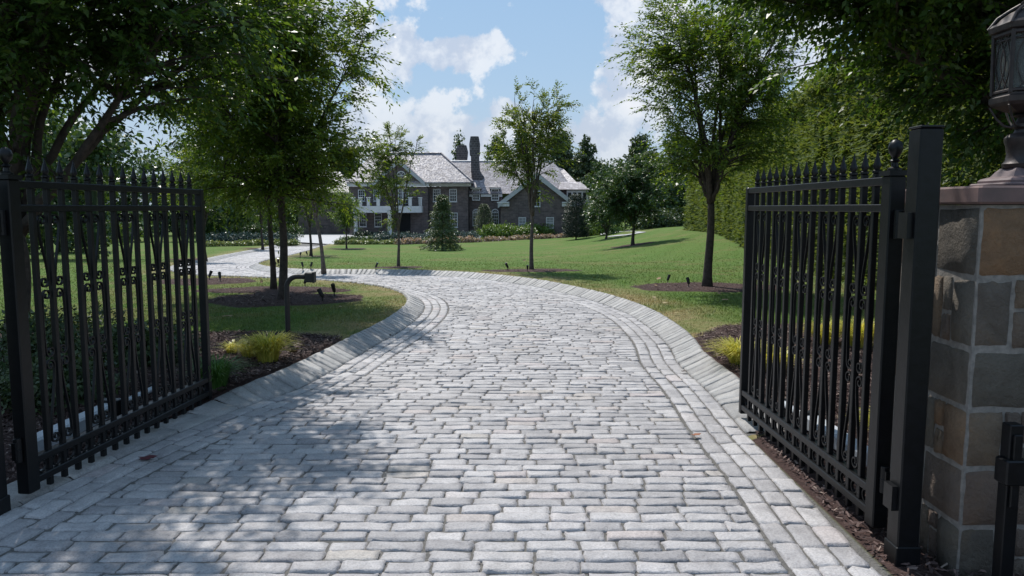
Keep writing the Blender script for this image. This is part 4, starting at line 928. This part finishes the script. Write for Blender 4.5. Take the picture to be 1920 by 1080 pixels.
def window(wall, px0_, px1_, py0_, py1_, Y, cols=3, rows=4, pane='pane', arched=False, sill=True):
    x0, x1, z1, z0 = hX(px0_, Y), hX(px1_, Y), hZ(py0_, Y), hZ(py1_, Y); f = .085; y = Y - .06
    w = MB(); w.box(x0 - f, x0, y, Y + .02, z0, z1).box(x1, x1 + f, y, Y + .02, z0, z1).box(x0 - f, x1 + f, y, Y + .02, z0 - f, z0)
    if not arched: w.box(x0 - f, x1 + f, y, Y + .02, z1, z1 + f)
    for k in range(1, cols): xx = x0 + (x1 - x0) * k / cols; w.box(xx - .017, xx + .017, y + .02, Y + .01, z0 + .001, z1 - .001)
    for k in range(1, rows): zz = z0 + (z1 - z0) * k / rows; th = .03 if k == rows // 2 else .017; w.box(x0 + .001, x1 - .001, y + .022, Y + .012, zz - th, zz + th)
    if sill: w.box(x0 - f - .05, x1 + f + .05, Y - .12, Y + .01, z0 - f - .07, z0 - f - .002)
    cx, rr = (x0 + x1) / 2, (x1 - x0) / 2
    pn = MB().box(x0, x1, Y - .022, Y + .005, z0, z1)
    if arched:
        a = np.linspace(0, pi, 13)
        w.tube([(cx + (rr + f / 2) * cos(q), Y - .03, z1 + (rr + f / 2) * sin(q)) for q in a], .07, 4)
        for q in (pi / 4, pi / 2, 3 * pi / 4): w.tube([(cx, Y - .03, z1), (cx + rr * cos(q), Y - .03, z1 + rr * sin(q))], .03, 4)
        w.box(x0, x1, y + .01, Y, z1 - .04, z1 + .04)
        pn.prism([(cx + rr * cos(q), Y - .02, z1 + .003 + rr * sin(q)) for q in a], (0, .02, 0))
    wo = part(w, 'window', 'white', wall); part(pn, 'pane', pane, wo) if False else None
    p_ = pn.build('pane', M[pane], wall)
    return wo
# windows belong to the house; the panes to their windows
def win(*a, **k):
    x = len(bpy.data.objects); w = window(None, *a, **k); return w
def window2(px0_, px1_, py0_, py1_, Y, **k):
    wo = window(mn_, px0_, px1_, py0_, py1_, Y, **k); wo.location = tuple(-arr(mn_.location))
    pn = [c for c in mn_.children if c.name.startswith('pane')][-1]; pn.parent = wo
    return wo
for a in [(674.5, 684.5, 357, 376), (703, 713, 357, 376)]: window2(*a, YA, cols=3, rows=4)
for a in [(675.5, 686.5, 400.5, 424), (704, 715, 400.5, 424)]: window2(*a, YA, cols=3, rows=4)
window2(749, 754.5, 355, 385, YA, cols=2, rows=5); window2(757.5, 766.5, 354, 388, YA, cols=2, rows=5)
for a in [(814, 825.5, 355.5, 377), (844.5, 856, 355.5, 377)]: window2(*a, YB, cols=3, rows=4)
for a in [(811, 823, 400, 425), (845.5, 857, 400, 425)]: window2(*a, YB, cols=3, rows=5)
for c_ in (893, 928.5): window2(c_ - 5.5, c_ + 5.5, 398.5, 422, YC, cols=3, rows=4, arched=True)
for a in [(973.5, 985, 408.5, 430), (1025, 1037, 408.5, 427)]: window2(*a, YD, cols=2, rows=4, pane='pane_light')
window2(1000, 1011.5, 359, 386, YD, cols=2, rows=4)
# fascias / cornices
def fascia(px0_, px1_, Y, py0_, py1_, dd=.45): return part(MB().box(hX(px0_, Y), hX(px1_, Y), Y - dd, Y + .01, hZ(py1_, Y), hZ(py0_, Y)), 'cornice', 'white')
fascia(654, 806, YA, 343.5, 349.5); fascia(806.3, 884, YB, 343.5, 349.5); fascia(559, 654.5, YF, 360, 364)
# cornice pieces between the dormers
fascia(879, 885.5, YC, 364, 369, .3); fascia(902, 921, YC, 364, 369, .3); fascia(936, 942, YC, 364, 369, .3)
# roofs
def hip(name, x0, x1, y0, y1, ze, zr, rx0, rx1, th=.14, mt='slate'):
    ym = (y0 + y1) / 2; e = [(x0, y0, ze), (x1, y0, ze), (x1, y1, ze), (x0, y1, ze)]; r_ = [(rx0, ym, zr), (rx1, ym, zr)]
    V = e + r_ + [(x, y, ze - th) for x, y, _ in e]
    o = part(MB().raw(V, [(0, 1, 5, 4), (2, 3, 4, 5), (1, 2, 5), (3, 0, 4), (6, 7, 1, 0), (7, 8, 2, 1), (8, 9, 3, 2), (9, 6, 0, 3), (9, 8, 7, 6)]), name, mt); return o
ZEm = hZ(343.5, YA) + .02
ym = 98.3
rA = hip('roof', hX(652, YA - .7), hX(887, YA - .7), YA - .7, 2 * ym - YA + .7, ZEm + .1, hZ(288, ym), hX(700, ym), hX(829, ym))
part(MB().tube([(hX(829, ym), ym, hZ(288, ym) + .05), (hX(887, YA - .7), YA - .7, ZEm + .15)], .13, 6), 'hip_ridge', M['slate'], None)
part(MB().tube([(hX(700, ym), ym, hZ(288, ym) + .05), (hX(829, ym), ym, hZ(288, ym) + .05)], .13, 6), 'hip_ridge', M['slate'], None)
# pediment gable
def gable(xl, xr, xp, ze, zp, Y, Yb, over=.45, rake=.42, name='roof', wallm='wall'):
    w = part(MB().prism([(xl, Y, ze), (xr, Y, ze), (xp, Y, zp)], (0, .4, 0)), 'gable_wall', wallm)
    for sx_, xe in ((-1, xl), (1, xr)):
        dx = (xe - xp) * .08; dz = (ze - zp) * .08
        a = arr([xe + dx, Y - over, ze + dz]); b = arr([xp, Y - over, zp]); up = arr([0, 0, .2])
        part(MB().raw([a, b, b + up, a + up, a + [0, Yb - Y + over, 0], b + [0, Yb - Y + over, 0], b + up + [0, Yb - Y + over, 0], a + up + [0, Yb - Y + over, 0]], [(0, 1, 2, 3), (4, 5, 6, 7), (0, 1, 5, 4), (3, 2, 6, 7), (0, 3, 7, 4), (1, 2, 6, 5)]), name, 'slate')
        part(MB().raw([a + [0, -.05, .16], b + [0, -.05, .16], b + [0, -.05, -rake], a + [0, -.05, -rake * .8], a + [0, .3, .16], b + [0, .3, .16], b + [0, .3, -rake], a + [0, .3, -rake * .8]], [(0, 1, 2, 3), (4, 5, 6, 7), (0, 1, 5, 4), (3, 2, 6, 7), (0, 3, 7, 4), (1, 2, 6, 5)]), 'rake_board', M['rake'])
    return w
M['rake'] = simple('grey_white_trim', (.42, .43, .44), (.34, .35, .36), 2, .5)
gable(hX(707, YA), hX(796, YA), hX(751.5, YA), ZEm + .12, hZ(301, YA), YA - .5, 98.8)
fan = MB(); cx, zc = hX(754, YA - .5), hZ(329, YA - .5); a = np.linspace(0, pi, 13)
fan.tube([(cx + .5 * cos(q), YA - .54, zc + .5 * sin(q)) for q in a], .07, 4).box(cx - .56, cx + .56, YA - .6, YA - .49, zc - .1, zc)
for q in (pi / 3, 2 * pi / 3): fan.tube([(cx, YA - .53, zc), (cx + .5 * cos(q), YA - .53, zc + .5 * sin(q))], .03, 4)
fo = part(fan, 'fan_window', 'white'); MB().prism([(cx + .48 * cos(q), YA - .52, zc + .48 * sin(q)) for q in a], (0, .01, 0)).build('pane', M['pane'], fo)
# left wing roof
hip('roof', hX(556, YF - .6), hX(662, YF - .6), YF - .6, YF + 9, hZ(361, YF), hZ(322, YF + 4), hX(590, YF + 4), hX(640, YF + 4))
# middle roof
YCm = 101.5
V = [(hX(868, YC), YC - .5, hZ(363, YC)), (hX(965, YC), YC - .5, hZ(363, YC)), (hX(1037, YCm), YCm, hZ(302, YCm)), (hX(812, YCm), YCm, hZ(302, YCm)), (hX(868, YC), 106.5, hZ(363, YC)), (hX(1080, YC), 106.5, hZ(363, YC)), (hX(1079, YC), YC - .5, hZ(363, YC))]
part(MB().raw(V, [(0, 1, 2, 3), (3, 2, 5, 4), (0, 3, 4), (1, 6, 2), (6, 5, 2), (0, 4, 5, 6, 1)]), 'roof', 'slate')
part(MB().tube([(hX(812, YCm), YCm, hZ(302, YCm)), (hX(1037, YCm), YCm, hZ(302, YCm))], .1, 6), 'ridge_cap', 'white')
# gabled wing
xl, xr, xp = hX(939, YD), hX(1073.5, YD), hX(1006, YD); ze = hZ(380, YD); zp = hZ(326, YD)
part(MB().box(xl, xr, YD, YD + 9, ZB, ze), 'wall', 'wall')
gable(xl - .0, xr + .0, xp, ze + .003, zp, YD, 101, over=.5, rake=.5)
for p0, p1 in ((939, 955), (1053, 1073.5)): part(MB().box(hX(p0, YD) - .3 * (p0 < 1000), hX(p1, YD) + .3 * (p0 > 1000), YD - .45, YD - .003, hZ(387, YD), hZ(381, YD)).box(hX(p0, YD) - .45 * (p0 < 1000), hX(p1, YD) + .45 * (p0 > 1000), YD - .6, YD - .003, hZ(380.7, YD), hZ(378.5, YD)), 'cornice', 'white')
# right annex with bay dormer
part(MB().box(hX(1074.5, YE), hX(1110, YE), YE - 1, YE + 8, ZB, hZ(386, YE)), 'wall', 'wall')
part(MB().raw([(hX(1062, YE), YE - 1.4, hZ(385, YE)), (hX(1112, YE), YE - 1.4, hZ(385, YE)), (hX(1112, YE), YE + 5, hZ(385, YE)), (hX(1062, YE), YE + 5, hZ(385, YE)), (hX(1060, YE), YE + 2, hZ(364, YE)), (hX(1100, YE), YE + 2, hZ(364, YE))], [(0, 1, 5, 4), (1, 2, 5), (2, 3, 4, 5), (3, 0, 4), (3, 2, 1, 0)]), 'roof', 'slate')
dm = part(MB().box(hX(1062, YE), hX(1102, YE), YE - .2, YE + 4, hZ(378, YE), hZ(357, YE)), 'bay_dormer', 'white')
for k in range(4):
    a = 1064 + k * 9.3; MB().box(hX(a, YE), hX(a + 6.5, YE), YE - .23, YE - .19, hZ(375.5, YE), hZ(361, YE)).build('pane', M['pane'], dm)
V = [(hX(1046, YE), YE - .7, hZ(355.5, YE)), (hX(1104.5, YE), YE - .7, hZ(355.5, YE)), (hX(1104.5, YE), YE + 5, hZ(355.5, YE)), (hX(1046, YE), YE + 5, hZ(355.5, YE)), (hX(1052, YE), YE + 2, hZ(340, YE)), (hX(1090, YE), YE + 2, hZ(340, YE))]
part(MB().raw(V, [(0, 1, 5, 4), (1, 2, 5), (2, 3, 4, 5), (3, 0, 4), (3, 2, 1, 0)]), 'roof', 'slate')
V = [(hX(1012, 99), 99, hZ(345, 99)), (hX(1082, 99), 97, hZ(347, 99)), (hX(1056, 102), 102, hZ(317, 102)), (hX(1030, 102), 102, hZ(309, 102)), (hX(1082, 99), 106, hZ(347, 99)), (hX(1012, 99), 106, hZ(345, 99))]
part(MB().raw(V, [(0, 1, 2, 3), (1, 4, 2), (4, 5, 3, 2), (5, 0, 3), (0, 5, 4, 1)]), 'roof', 'slate')
# dormers in the middle roof
def dormer(c_):
    d = part(MB().box(hX(c_ - 8.5, YC), hX(c_ + 8.5, YC), YC - .12, YC + 3.2, hZ(374, YC), hZ(354, YC)), 'dormer', 'wall')
    w = MB(); x0, x1, z0, z1 = hX(c_ - 5.5, YC), hX(c_ + 5.5, YC), hZ(374.5, YC), hZ(355.5, YC); y = YC - .2
    w.box(x0 - .12, x0, y, YC - .1, z0, z1).box(x1, x1 + .12, y, YC - .1, z0, z1).box(x0 - .12, x1 + .12, y, YC - .1, z0 - .12, z0).box(x0 - .12, x1 + .12, y, YC - .1, z1, z1 + .12)
    for k in (1, 2): w.box(x0 + (x1 - x0) * k / 3 - .025, x0 + (x1 - x0) * k / 3 + .025, y + .02, YC - .11, z0 + .001, z1 - .001)
    for k in (1, 2, 3): w.box(x0 + .001, x1 - .001, y + .022, YC - .112, z0 + (z1 - z0) * k / 4 - .03, z0 + (z1 - z0) * k / 4 + .03)
    w.build('window', M['white'], d); MB().box(x0, x1, YC - .15, YC - .11, z0, z1).build('pane', M['pane'], d)
    MB().box(hX(c_ - 10, YC), hX(c_ + 10, YC), YC - .55, YC + .3, hZ(354, YC), hZ(351.6, YC)).build('cornice', M['white'], d)
    za, zt2 = hZ(351.5, YC), hZ(338.5, YC); x0, x1 = hX(c_ - 11, YC), hX(c_ + 11, YC)
    MB().raw([(x0, YC - .7, za), (x1, YC - .7, za), (x1, YC + 3.4, za), (x0, YC + 3.4, za), ((x0 + x1) / 2, YC + .5, zt2), ((x0 + x1) / 2, YC + 3.4, zt2)], [(0, 1, 4), (1, 2, 5, 4), (2, 3, 5), (3, 0, 4, 5), (3, 2, 1, 0)]).build('dormer_roof', M['slate'], d)
dormer(893); dormer(928.5)
# chimneys
def chimney(prof, Y, depth, name='chimney'):
    """prof: list of (py, px0, px1) from the bottom up"""
    V = []; Fc = []
    for py_, a_, b_ in prof:
        z = hZ(py_, Y); x0, x1 = hX(a_, Y), hX(b_, Y); c = min(.28, (x1 - x0) * .2)
        V += [(x0 + c, Y, z), (x1 - c, Y, z), (x1, Y + c, z), (x1, Y + depth - c, z), (x1 - c, Y + depth, z), (x0 + c, Y + depth, z), (x0, Y + depth - c, z), (x0, Y + c, z)]
    k = len(prof)
    for i in range(k - 1):
        for j in range(8): Fc.append((i * 8 + j, i * 8 + (j + 1) % 8, (i + 1) * 8 + (j + 1) % 8, (i + 1) * 8 + j))
    Fc += [tuple(range(8))[::-1], tuple(range(8 * k - 8, 8 * k))]
    return part(MB().raw(V, Fc), name, 'chim')
chimney([(362, 885.5, 909), (340, 885, 909), (331, 884.5, 908), (325, 884, 903), (319, 883.5, 900), (293, 883.5, 898.5), (291, 881.5, 899.8), (270, 880.5, 900.5), (255.5, 883, 898)], 98.5, 1.35)
chimney([(310, 858, 878), (303, 858, 876), (298, 857, 876.5), (284, 855.5, 878), (272, 858, 875)], 103, 1.4)
# balcony: bowed white slab on columns
bal = MB(); n = 25; s = np.linspace(0, 1, n); xa, xb = hX(666, YA), hX(794, YA); bow = 1.6 + 1.7 * np.sin(pi * s)
zt2, zb2 = hZ(386.5, YA), hZ(398.5, YA) ; fr = [(xa + (xb - xa) * q, YA - b_) for q, b_ in zip(s, bow)]
V = [(x, y, zb2) for x, y in fr] + [(x, y, zt2) for x, y in fr] + [(xb, YA - .003, zb2), (xa, YA - .003, zb2), (xb, YA - .003, zt2), (xa, YA - .003, zt2)]
Fc = [(i, i + 1, n + i + 1, n + i) for i in range(n - 1)] + [tuple(range(n)) + (2 * n, 2 * n + 1), tuple(range(n, 2 * n)) + (2 * n + 2, 2 * n + 3), (n - 1, 2 * n, 2 * n + 2, 2 * n - 1), (0, n, 2 * n + 3, 2 * n + 1)]
bo = part(MB().raw(V, Fc), 'balcony', 'white')
rl = MB()
for k in range(n - 1):
    (xA_, yA_), (xB_, yB_) = fr[k], fr[k + 1]
    for zz in (.12, .95): rl.tube([(xA_, yA_ + .12, zt2 + zz), (xB_, yB_ + .12, zt2 + zz)], .03, 4)
    for q in (0, .33, .66): rl.tube([(xA_ + (xB_ - xA_) * q, yA_ + .12, zt2), (xA_ + (xB_ - xA_) * q, yA_ + .12, zt2 + .95)], .014, 4, cap=False)
rl.build('railing', M['iron'], bo)
for px_ in (669, 684, 700, 718.5, 774.5, 791.5):
    x = hX(px_, YA); q = np.clip((x - xa) / (xb - xa), 0, 1); y = YA - (1.6 + 1.7 * sin(pi * q)) + .18
    MB().box(x - .2, x + .2, y - .16, y + .16, zt2 + .002, zt2 + .95, ch=.03).box(x - .27, x + .27, y - .2, y + .2, zt2 + .953, zt2 + 1.07, ch=.02).build('pedestal', M['white'], bo)
for px_ in (672, 738):
    x = hX(px_, YA); q = (x - xa) / (xb - xa); y = YA - (1.6 + 1.7 * sin(pi * q)) + .45; zb3 = ZB + .55
    part(MB().lathe([(.33, 0), (.33, .12), (.27, .16), (.26, (zb2 - zb3) * .5), (.22, zb2 - zb3 - .25), (.3, zb2 - zb3 - .15), (.32, zb2 - zb3 - .003)], 14, (x, y, zb3)), 'column', 'white', None, True)
    part(MB().box(x - .5, x + .5, y - .5, y + .5, ZB, zb3 - .003), 'plinth', 'wall')
part(MB().box(hX(750, YA), hX(770, YA), YA - .05, YA - .003, ZB + .3, hZ(401, YA)), 'front_door', 'dark')
part(MB().box(hX(730, YA), hX(790, YA), YA - 2.4, YA - .06, ZB, ZB + .35), 'porch_step', 'wall')
# downpipes
for px_, Y in ((805, YA), (879.5, YB)): part(MB().tube([(hX(px_, Y), Y - .1, ZB), (hX(px_, Y), Y - .1, hZ(350, Y))], .06, 6), 'downpipe', 'iron')

# ------------------------------------------------------------------ hedge
hb = [(13.9, 56), (13.0, 46), (11.2, 34), (9.4, 24), (8.3, 17), (7.9, 12), (7.8, 6)]
hbv = resample(cat(hb, 8), .5); r = np.random.RandomState(77); V, A = [], []; n = 280000
seg = r.rand(n) ** .75 * 1.0; seg = (len(hbv) - 2) * (1 - (1 - seg)) ; idx = np.clip(((len(hbv) - 2) * (r.rand(n) ** .62)).astype(int), 0, len(hbv) - 2); fr_ = r.rand(n)
base = hbv[idx] * (1 - fr_[:, None]) + hbv[idx + 1] * fr_[:, None]; tn = nrm(hbv[idx + 1] - hbv[idx]); nn = np.c_[tn[:, 1], -tn[:, 0]]   # pointing to the lawn side?
nn = np.where(nn[:, :1] > 0, -nn, nn)
hh_ = 4.9 - .4 * ss((base[:, 1] - 20) / 30); top = r.rand(n) < .13; zz = np.where(top, 1, r.rand(n) ** .95)
along = np.sum(base * tn, axis=1)
bulge = .05 * np.sin(along * 1.3 + zz * 5) + .05 * np.sin(along * 4.3 + zz * 21 + 2 * np.sin(along)) + .05 * np.sin(zz * 37 + along * 2.3)
topw = (1.0 - .55 * zz ** 3); off = np.where(top, r.uniform(-1.8, .9, n), topw * .9 + bulge - .16 * r.rand(n) ** 2)
zt3 = hh_ * zz + np.where(zz > .9, .28 * np.sin(along * 1.75) ** 2 * (zz - .9) * 10, 0)
P = np.c_[base + nn * off[:, None], T(base[:, 0], base[:, 1]) + zt3]
d = nrm(np.c_[nn * .45 + tn * r.normal(0, 1, (n, 1)), r.normal(.05, .3, n)]); N = nrm(np.c_[nn * .8, np.full(n, .9)] + r.normal(0, .4, (n, 3))); L = .085 * r.uniform(.5, 1.4, n) * (.75 + base[:, 1] / 26)
cl = .5 + .5 * np.sin(along * 1.1 + 5 * np.sin(zz * 6)) * np.sin(zz * 19 + along * 1.7)
V, A = leafquads(P, d, N, L * 1.45, L * .2, r, np.clip(.12 * cl + .88 * r.rand(n), 0, 1))
hd = thing('hedge', 'tall dense clipped evergreen hedge running up the right side of the lawn', 'hedge', (hbv[len(hbv) // 2][0], hbv[len(hbv) // 2][1], 0))
o = mesh_obj('foliage', V, np.arange(len(V)).reshape(-1, 4), M['hedge'], hd, attr=A); o.location = tuple(-arr(hd.location))
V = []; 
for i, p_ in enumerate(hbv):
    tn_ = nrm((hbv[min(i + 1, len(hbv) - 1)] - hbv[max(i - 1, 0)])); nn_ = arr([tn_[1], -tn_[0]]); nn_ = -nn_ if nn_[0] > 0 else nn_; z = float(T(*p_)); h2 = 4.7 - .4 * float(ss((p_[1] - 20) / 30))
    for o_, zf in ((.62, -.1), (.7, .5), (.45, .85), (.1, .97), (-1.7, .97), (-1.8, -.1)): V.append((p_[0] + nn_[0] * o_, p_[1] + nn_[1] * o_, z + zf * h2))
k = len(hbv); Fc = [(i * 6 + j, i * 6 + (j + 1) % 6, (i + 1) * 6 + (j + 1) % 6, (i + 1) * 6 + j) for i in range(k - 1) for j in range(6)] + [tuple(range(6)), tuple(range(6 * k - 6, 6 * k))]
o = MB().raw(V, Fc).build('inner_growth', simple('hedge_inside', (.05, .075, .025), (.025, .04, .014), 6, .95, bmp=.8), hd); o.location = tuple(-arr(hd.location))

# ------------------------------------------------------------------ distinct background trees
r = np.random.RandomState(5)
def bg_tree(name, label, px, Y, pyt, pw, mt, seed, n=9000, leaf=.34, shape='round', z=None, group='trees behind the grounds', trunkf=.25, sparse=.3, ratio=.4):
    x = float(at(px, 430, Y)[0]); z0 = float(T(x, Y)) if z is None else z; h = float(at(px, pyt, Y)[2]) - z0; w = pw / F * Y / 2; q = np.random.RandomState(seed); cr = []
    if shape == 'round':
        for k in range(11):
            zz = q.uniform(trunkf + .1, .86); ww = w * (1 - .75 * max(0, (zz - .5) / .5) ** 1.5); a = q.rand() * 6.28; rr = ww * q.uniform(.2, .62)
            cr.append((rr * cos(a), rr * sin(a), zz * h, w * q.uniform(.34, .5), w * q.uniform(.34, .5), h * q.uniform(.09, .15)))
        cr.append((0, 0, .88 * h, w * .35, w * .35, h * .11))
    else:
        for k in range(16):
            zz = trunkf * .5 + (1 - trunkf * .5) * (k + .5) / 16; ww = w * (1 - zz) ** .7 + .1 * w; a = k * 2.4
            cr.append((ww * .4 * cos(a), ww * .4 * sin(a), zz * h, ww * .75, ww * .75, h * .05))
    V, A = blob_leaves(cr, n, leaf, q, ratio, sparse, .22)
    root = thing(name, label, 'tree', (x, Y, z0), 0, group)
    tk = MB().tube([(0, 0, -.3), (.1, 0, h * .4), (0, 0, h * .93)], [h * .022, h * .015, .03], 8)
    for c_ in cr: tk.tube([(0, 0, max(.15 * h, c_[2] - .18 * h)), (c_[0] * .5, c_[1] * .5, c_[2] - .05 * h), (c_[0], c_[1], c_[2])], [h * .009, h * .006, .03], 5, cap=False)
    tk.build('trunk', M['bark'], root); mesh_obj('crown', V, np.arange(len(V)).reshape(-1, 4), M[mt], root, attr=A)
    return root
bg_tree('broadleaf_tree', 'thin-crowned tree rising behind the two chimneys', 862, 112, 243, 56, 'leaf_far', 201, 2600, .36, sparse=.6)
bg_tree('broadleaf_tree', 'tall leafy tree behind the roof between chimney and gabled wing', 935, 112, 252, 70, 'leaf_far', 202, 6000, .38)
bg_tree('broadleaf_tree', 'tall tree with a grey bare top behind the roof, behind the airy lawn tree', 985, 116, 226, 60, 'leaf_far', 203, 3000, .36, sparse=.6)
bg_tree('pine_tree', 'dark layered pine behind the gabled wing', 1055, 112, 240, 95, 'conifer', 204, 9000, .4, sparse=.6)
bg_tree('pine_tree', 'narrow dark pine right of the gabled wing with a pointed top', 1098, 108, 258, 95, 'conifer', 205, 9000, .4, shape='cone')
bg_tree('broadleaf_tree', 'rounded dark tree at the right end of the mansion', 1125, 104, 300, 95, 'leaf_far', 206, 9000, .34)
bg_tree('broadleaf_tree', 'tree left of the mansion balcony roof behind the dense dark crown', 640, 112, 262, 90, 'leaf_far', 207, 8000, .4)
bg_tree('pine_tree', 'dark tree standing tallest at the left edge of the far right woods', 1198, 92, 252, 100, 'conifer', 208, 14000, .36, sparse=.45)
bg_tree('broadleaf_tree', 'green tree in front of the far right woods, behind the broad low tree', 1172, 80, 322, 90, 'leaf_far', 209, 9000, .30, trunkf=.02)
bg_tree('broadleaf_tree', 'dark green tree behind the crown of the tall tree on the right lawn', 1262, 84, 250, 120, 'leaf_far', 210, 12000, .34, trunkf=.05)
bg_tree('broadleaf_tree', 'light green tree behind the trunk of the tall tree on the right lawn', 1235, 76, 335, 80, 'leaf', 211, 8000, .30, trunkf=.02)
bg_tree('pine_tree', 'tall blue-green pine just left of the hedge top', 1375, 78, 196, 110, 'conifer', 212, 14000, .34, shape='cone')
bg_tree('pine_tree', 'tall dark pine behind the hedge, top showing between the crowns', 1440, 66, 160, 120, 'conifer', 213, 14000, .32, shape='cone')
bg_tree('broadleaf_tree', 'dark tree behind the hedge in the shade of the overhanging branches', 1540, 48, 120, 190, 'leaf_far', 214, 14000, .26, trunkf=.1)
bg_tree('broadleaf_tree', 'dark tree behind the hedge beside the lantern', 1740, 34, 60, 330, 'leaf_far', 215, 16000, .22, trunkf=.1)
def wood(label, spots, mt, seed, leaf, n):
    q = np.random.RandomState(seed); cr = []; tk = MB()
    for (x, y, h, w) in spots:
        z0 = float(T(x, y)); tk.tube([(x, y, z0 - .3), (x + .2, y, z0 + h * .8)], [.2, .06], 7)
        for k in range(9):
            zz = q.uniform(.08, .9); a = q.rand() * 6.28; rr = w * q.uniform(.2, .7) * (1 - .5 * zz)
            cr.append((x + rr * cos(a), y + rr * sin(a), z0 + zz * h, w * q.uniform(.3, .5), w * q.uniform(.3, .5), h * q.uniform(.07, .13)))
    V, A = blob_leaves(cr, n, leaf, q, .4, .35, .22); A2 = np.r_[A, np.zeros(len(tk.V))]
    Fq = np.arange(len(V)).reshape(-1, 4); V2 = np.vstack([V, arr(tk.V)])
    nq = [tuple(np.array(f) + len(V)) for f in tk.F if len(f) == 4]
    o = mesh_obj('woodland', V2, np.vstack([Fq, np.array(nq)]), M[mt], attr=A2); o['kind'] = 'stuff'; tag(o, label, 'woods')
q = np.random.RandomState(3)
wood('dense dark woods closing the left side of the lawn behind the left gate', [(-17.5 - k * 2.4 + q.uniform(-.6, .6), 30 + q.uniform(-1, 2) + k * .3, q.uniform(5.5, 7.5), 2.8) for k in range(9)] + [(-25 - k * 3 + q.uniform(-1, 1), 42 + q.uniform(-2, 5), q.uniform(7.5, 9), 3.6) for k in range(9)], 'leaf_far', 301, .22, 75000)
wood('green woods beyond the left flower bed, left of the mansion', [(-48 + k * 3.3 + q.uniform(-1, 1), 92 + q.uniform(-5, 5), q.uniform(9, 12), 4.2) for k in range(6)] + [(-42 + k * 4, 114, q.uniform(9, 12), 4.5) for k in range(7)] + [(-44 + k * 4 + q.uniform(-1, 1), 72 + q.uniform(-3, 3), q.uniform(6.5, 8.5), 3.6) for k in range(5)], 'leaf_far', 302, .42, 42000)
wood('shaded woods closing the far right behind the grassy rise', [(12 + k * 3.2 + q.uniform(-1, 1), 90 + q.uniform(-4, 6) - k * 1.2, q.uniform(7, 9.5), 4.4) for k in range(9)] + [(15.5 + k * 3.0, 74 - k, q.uniform(4, 5.5), 3.2) for k in range(5)], 'leaf_far', 303, .36, 45000)
wood('far woods on the horizon behind the mansion', [(-60 + k * 7.5 + q.uniform(-2, 2), 140 + q.uniform(-8, 8), q.uniform(9, 12), 6.5) for k in range(20)], 'leaf_far', 304, .7, 30000)
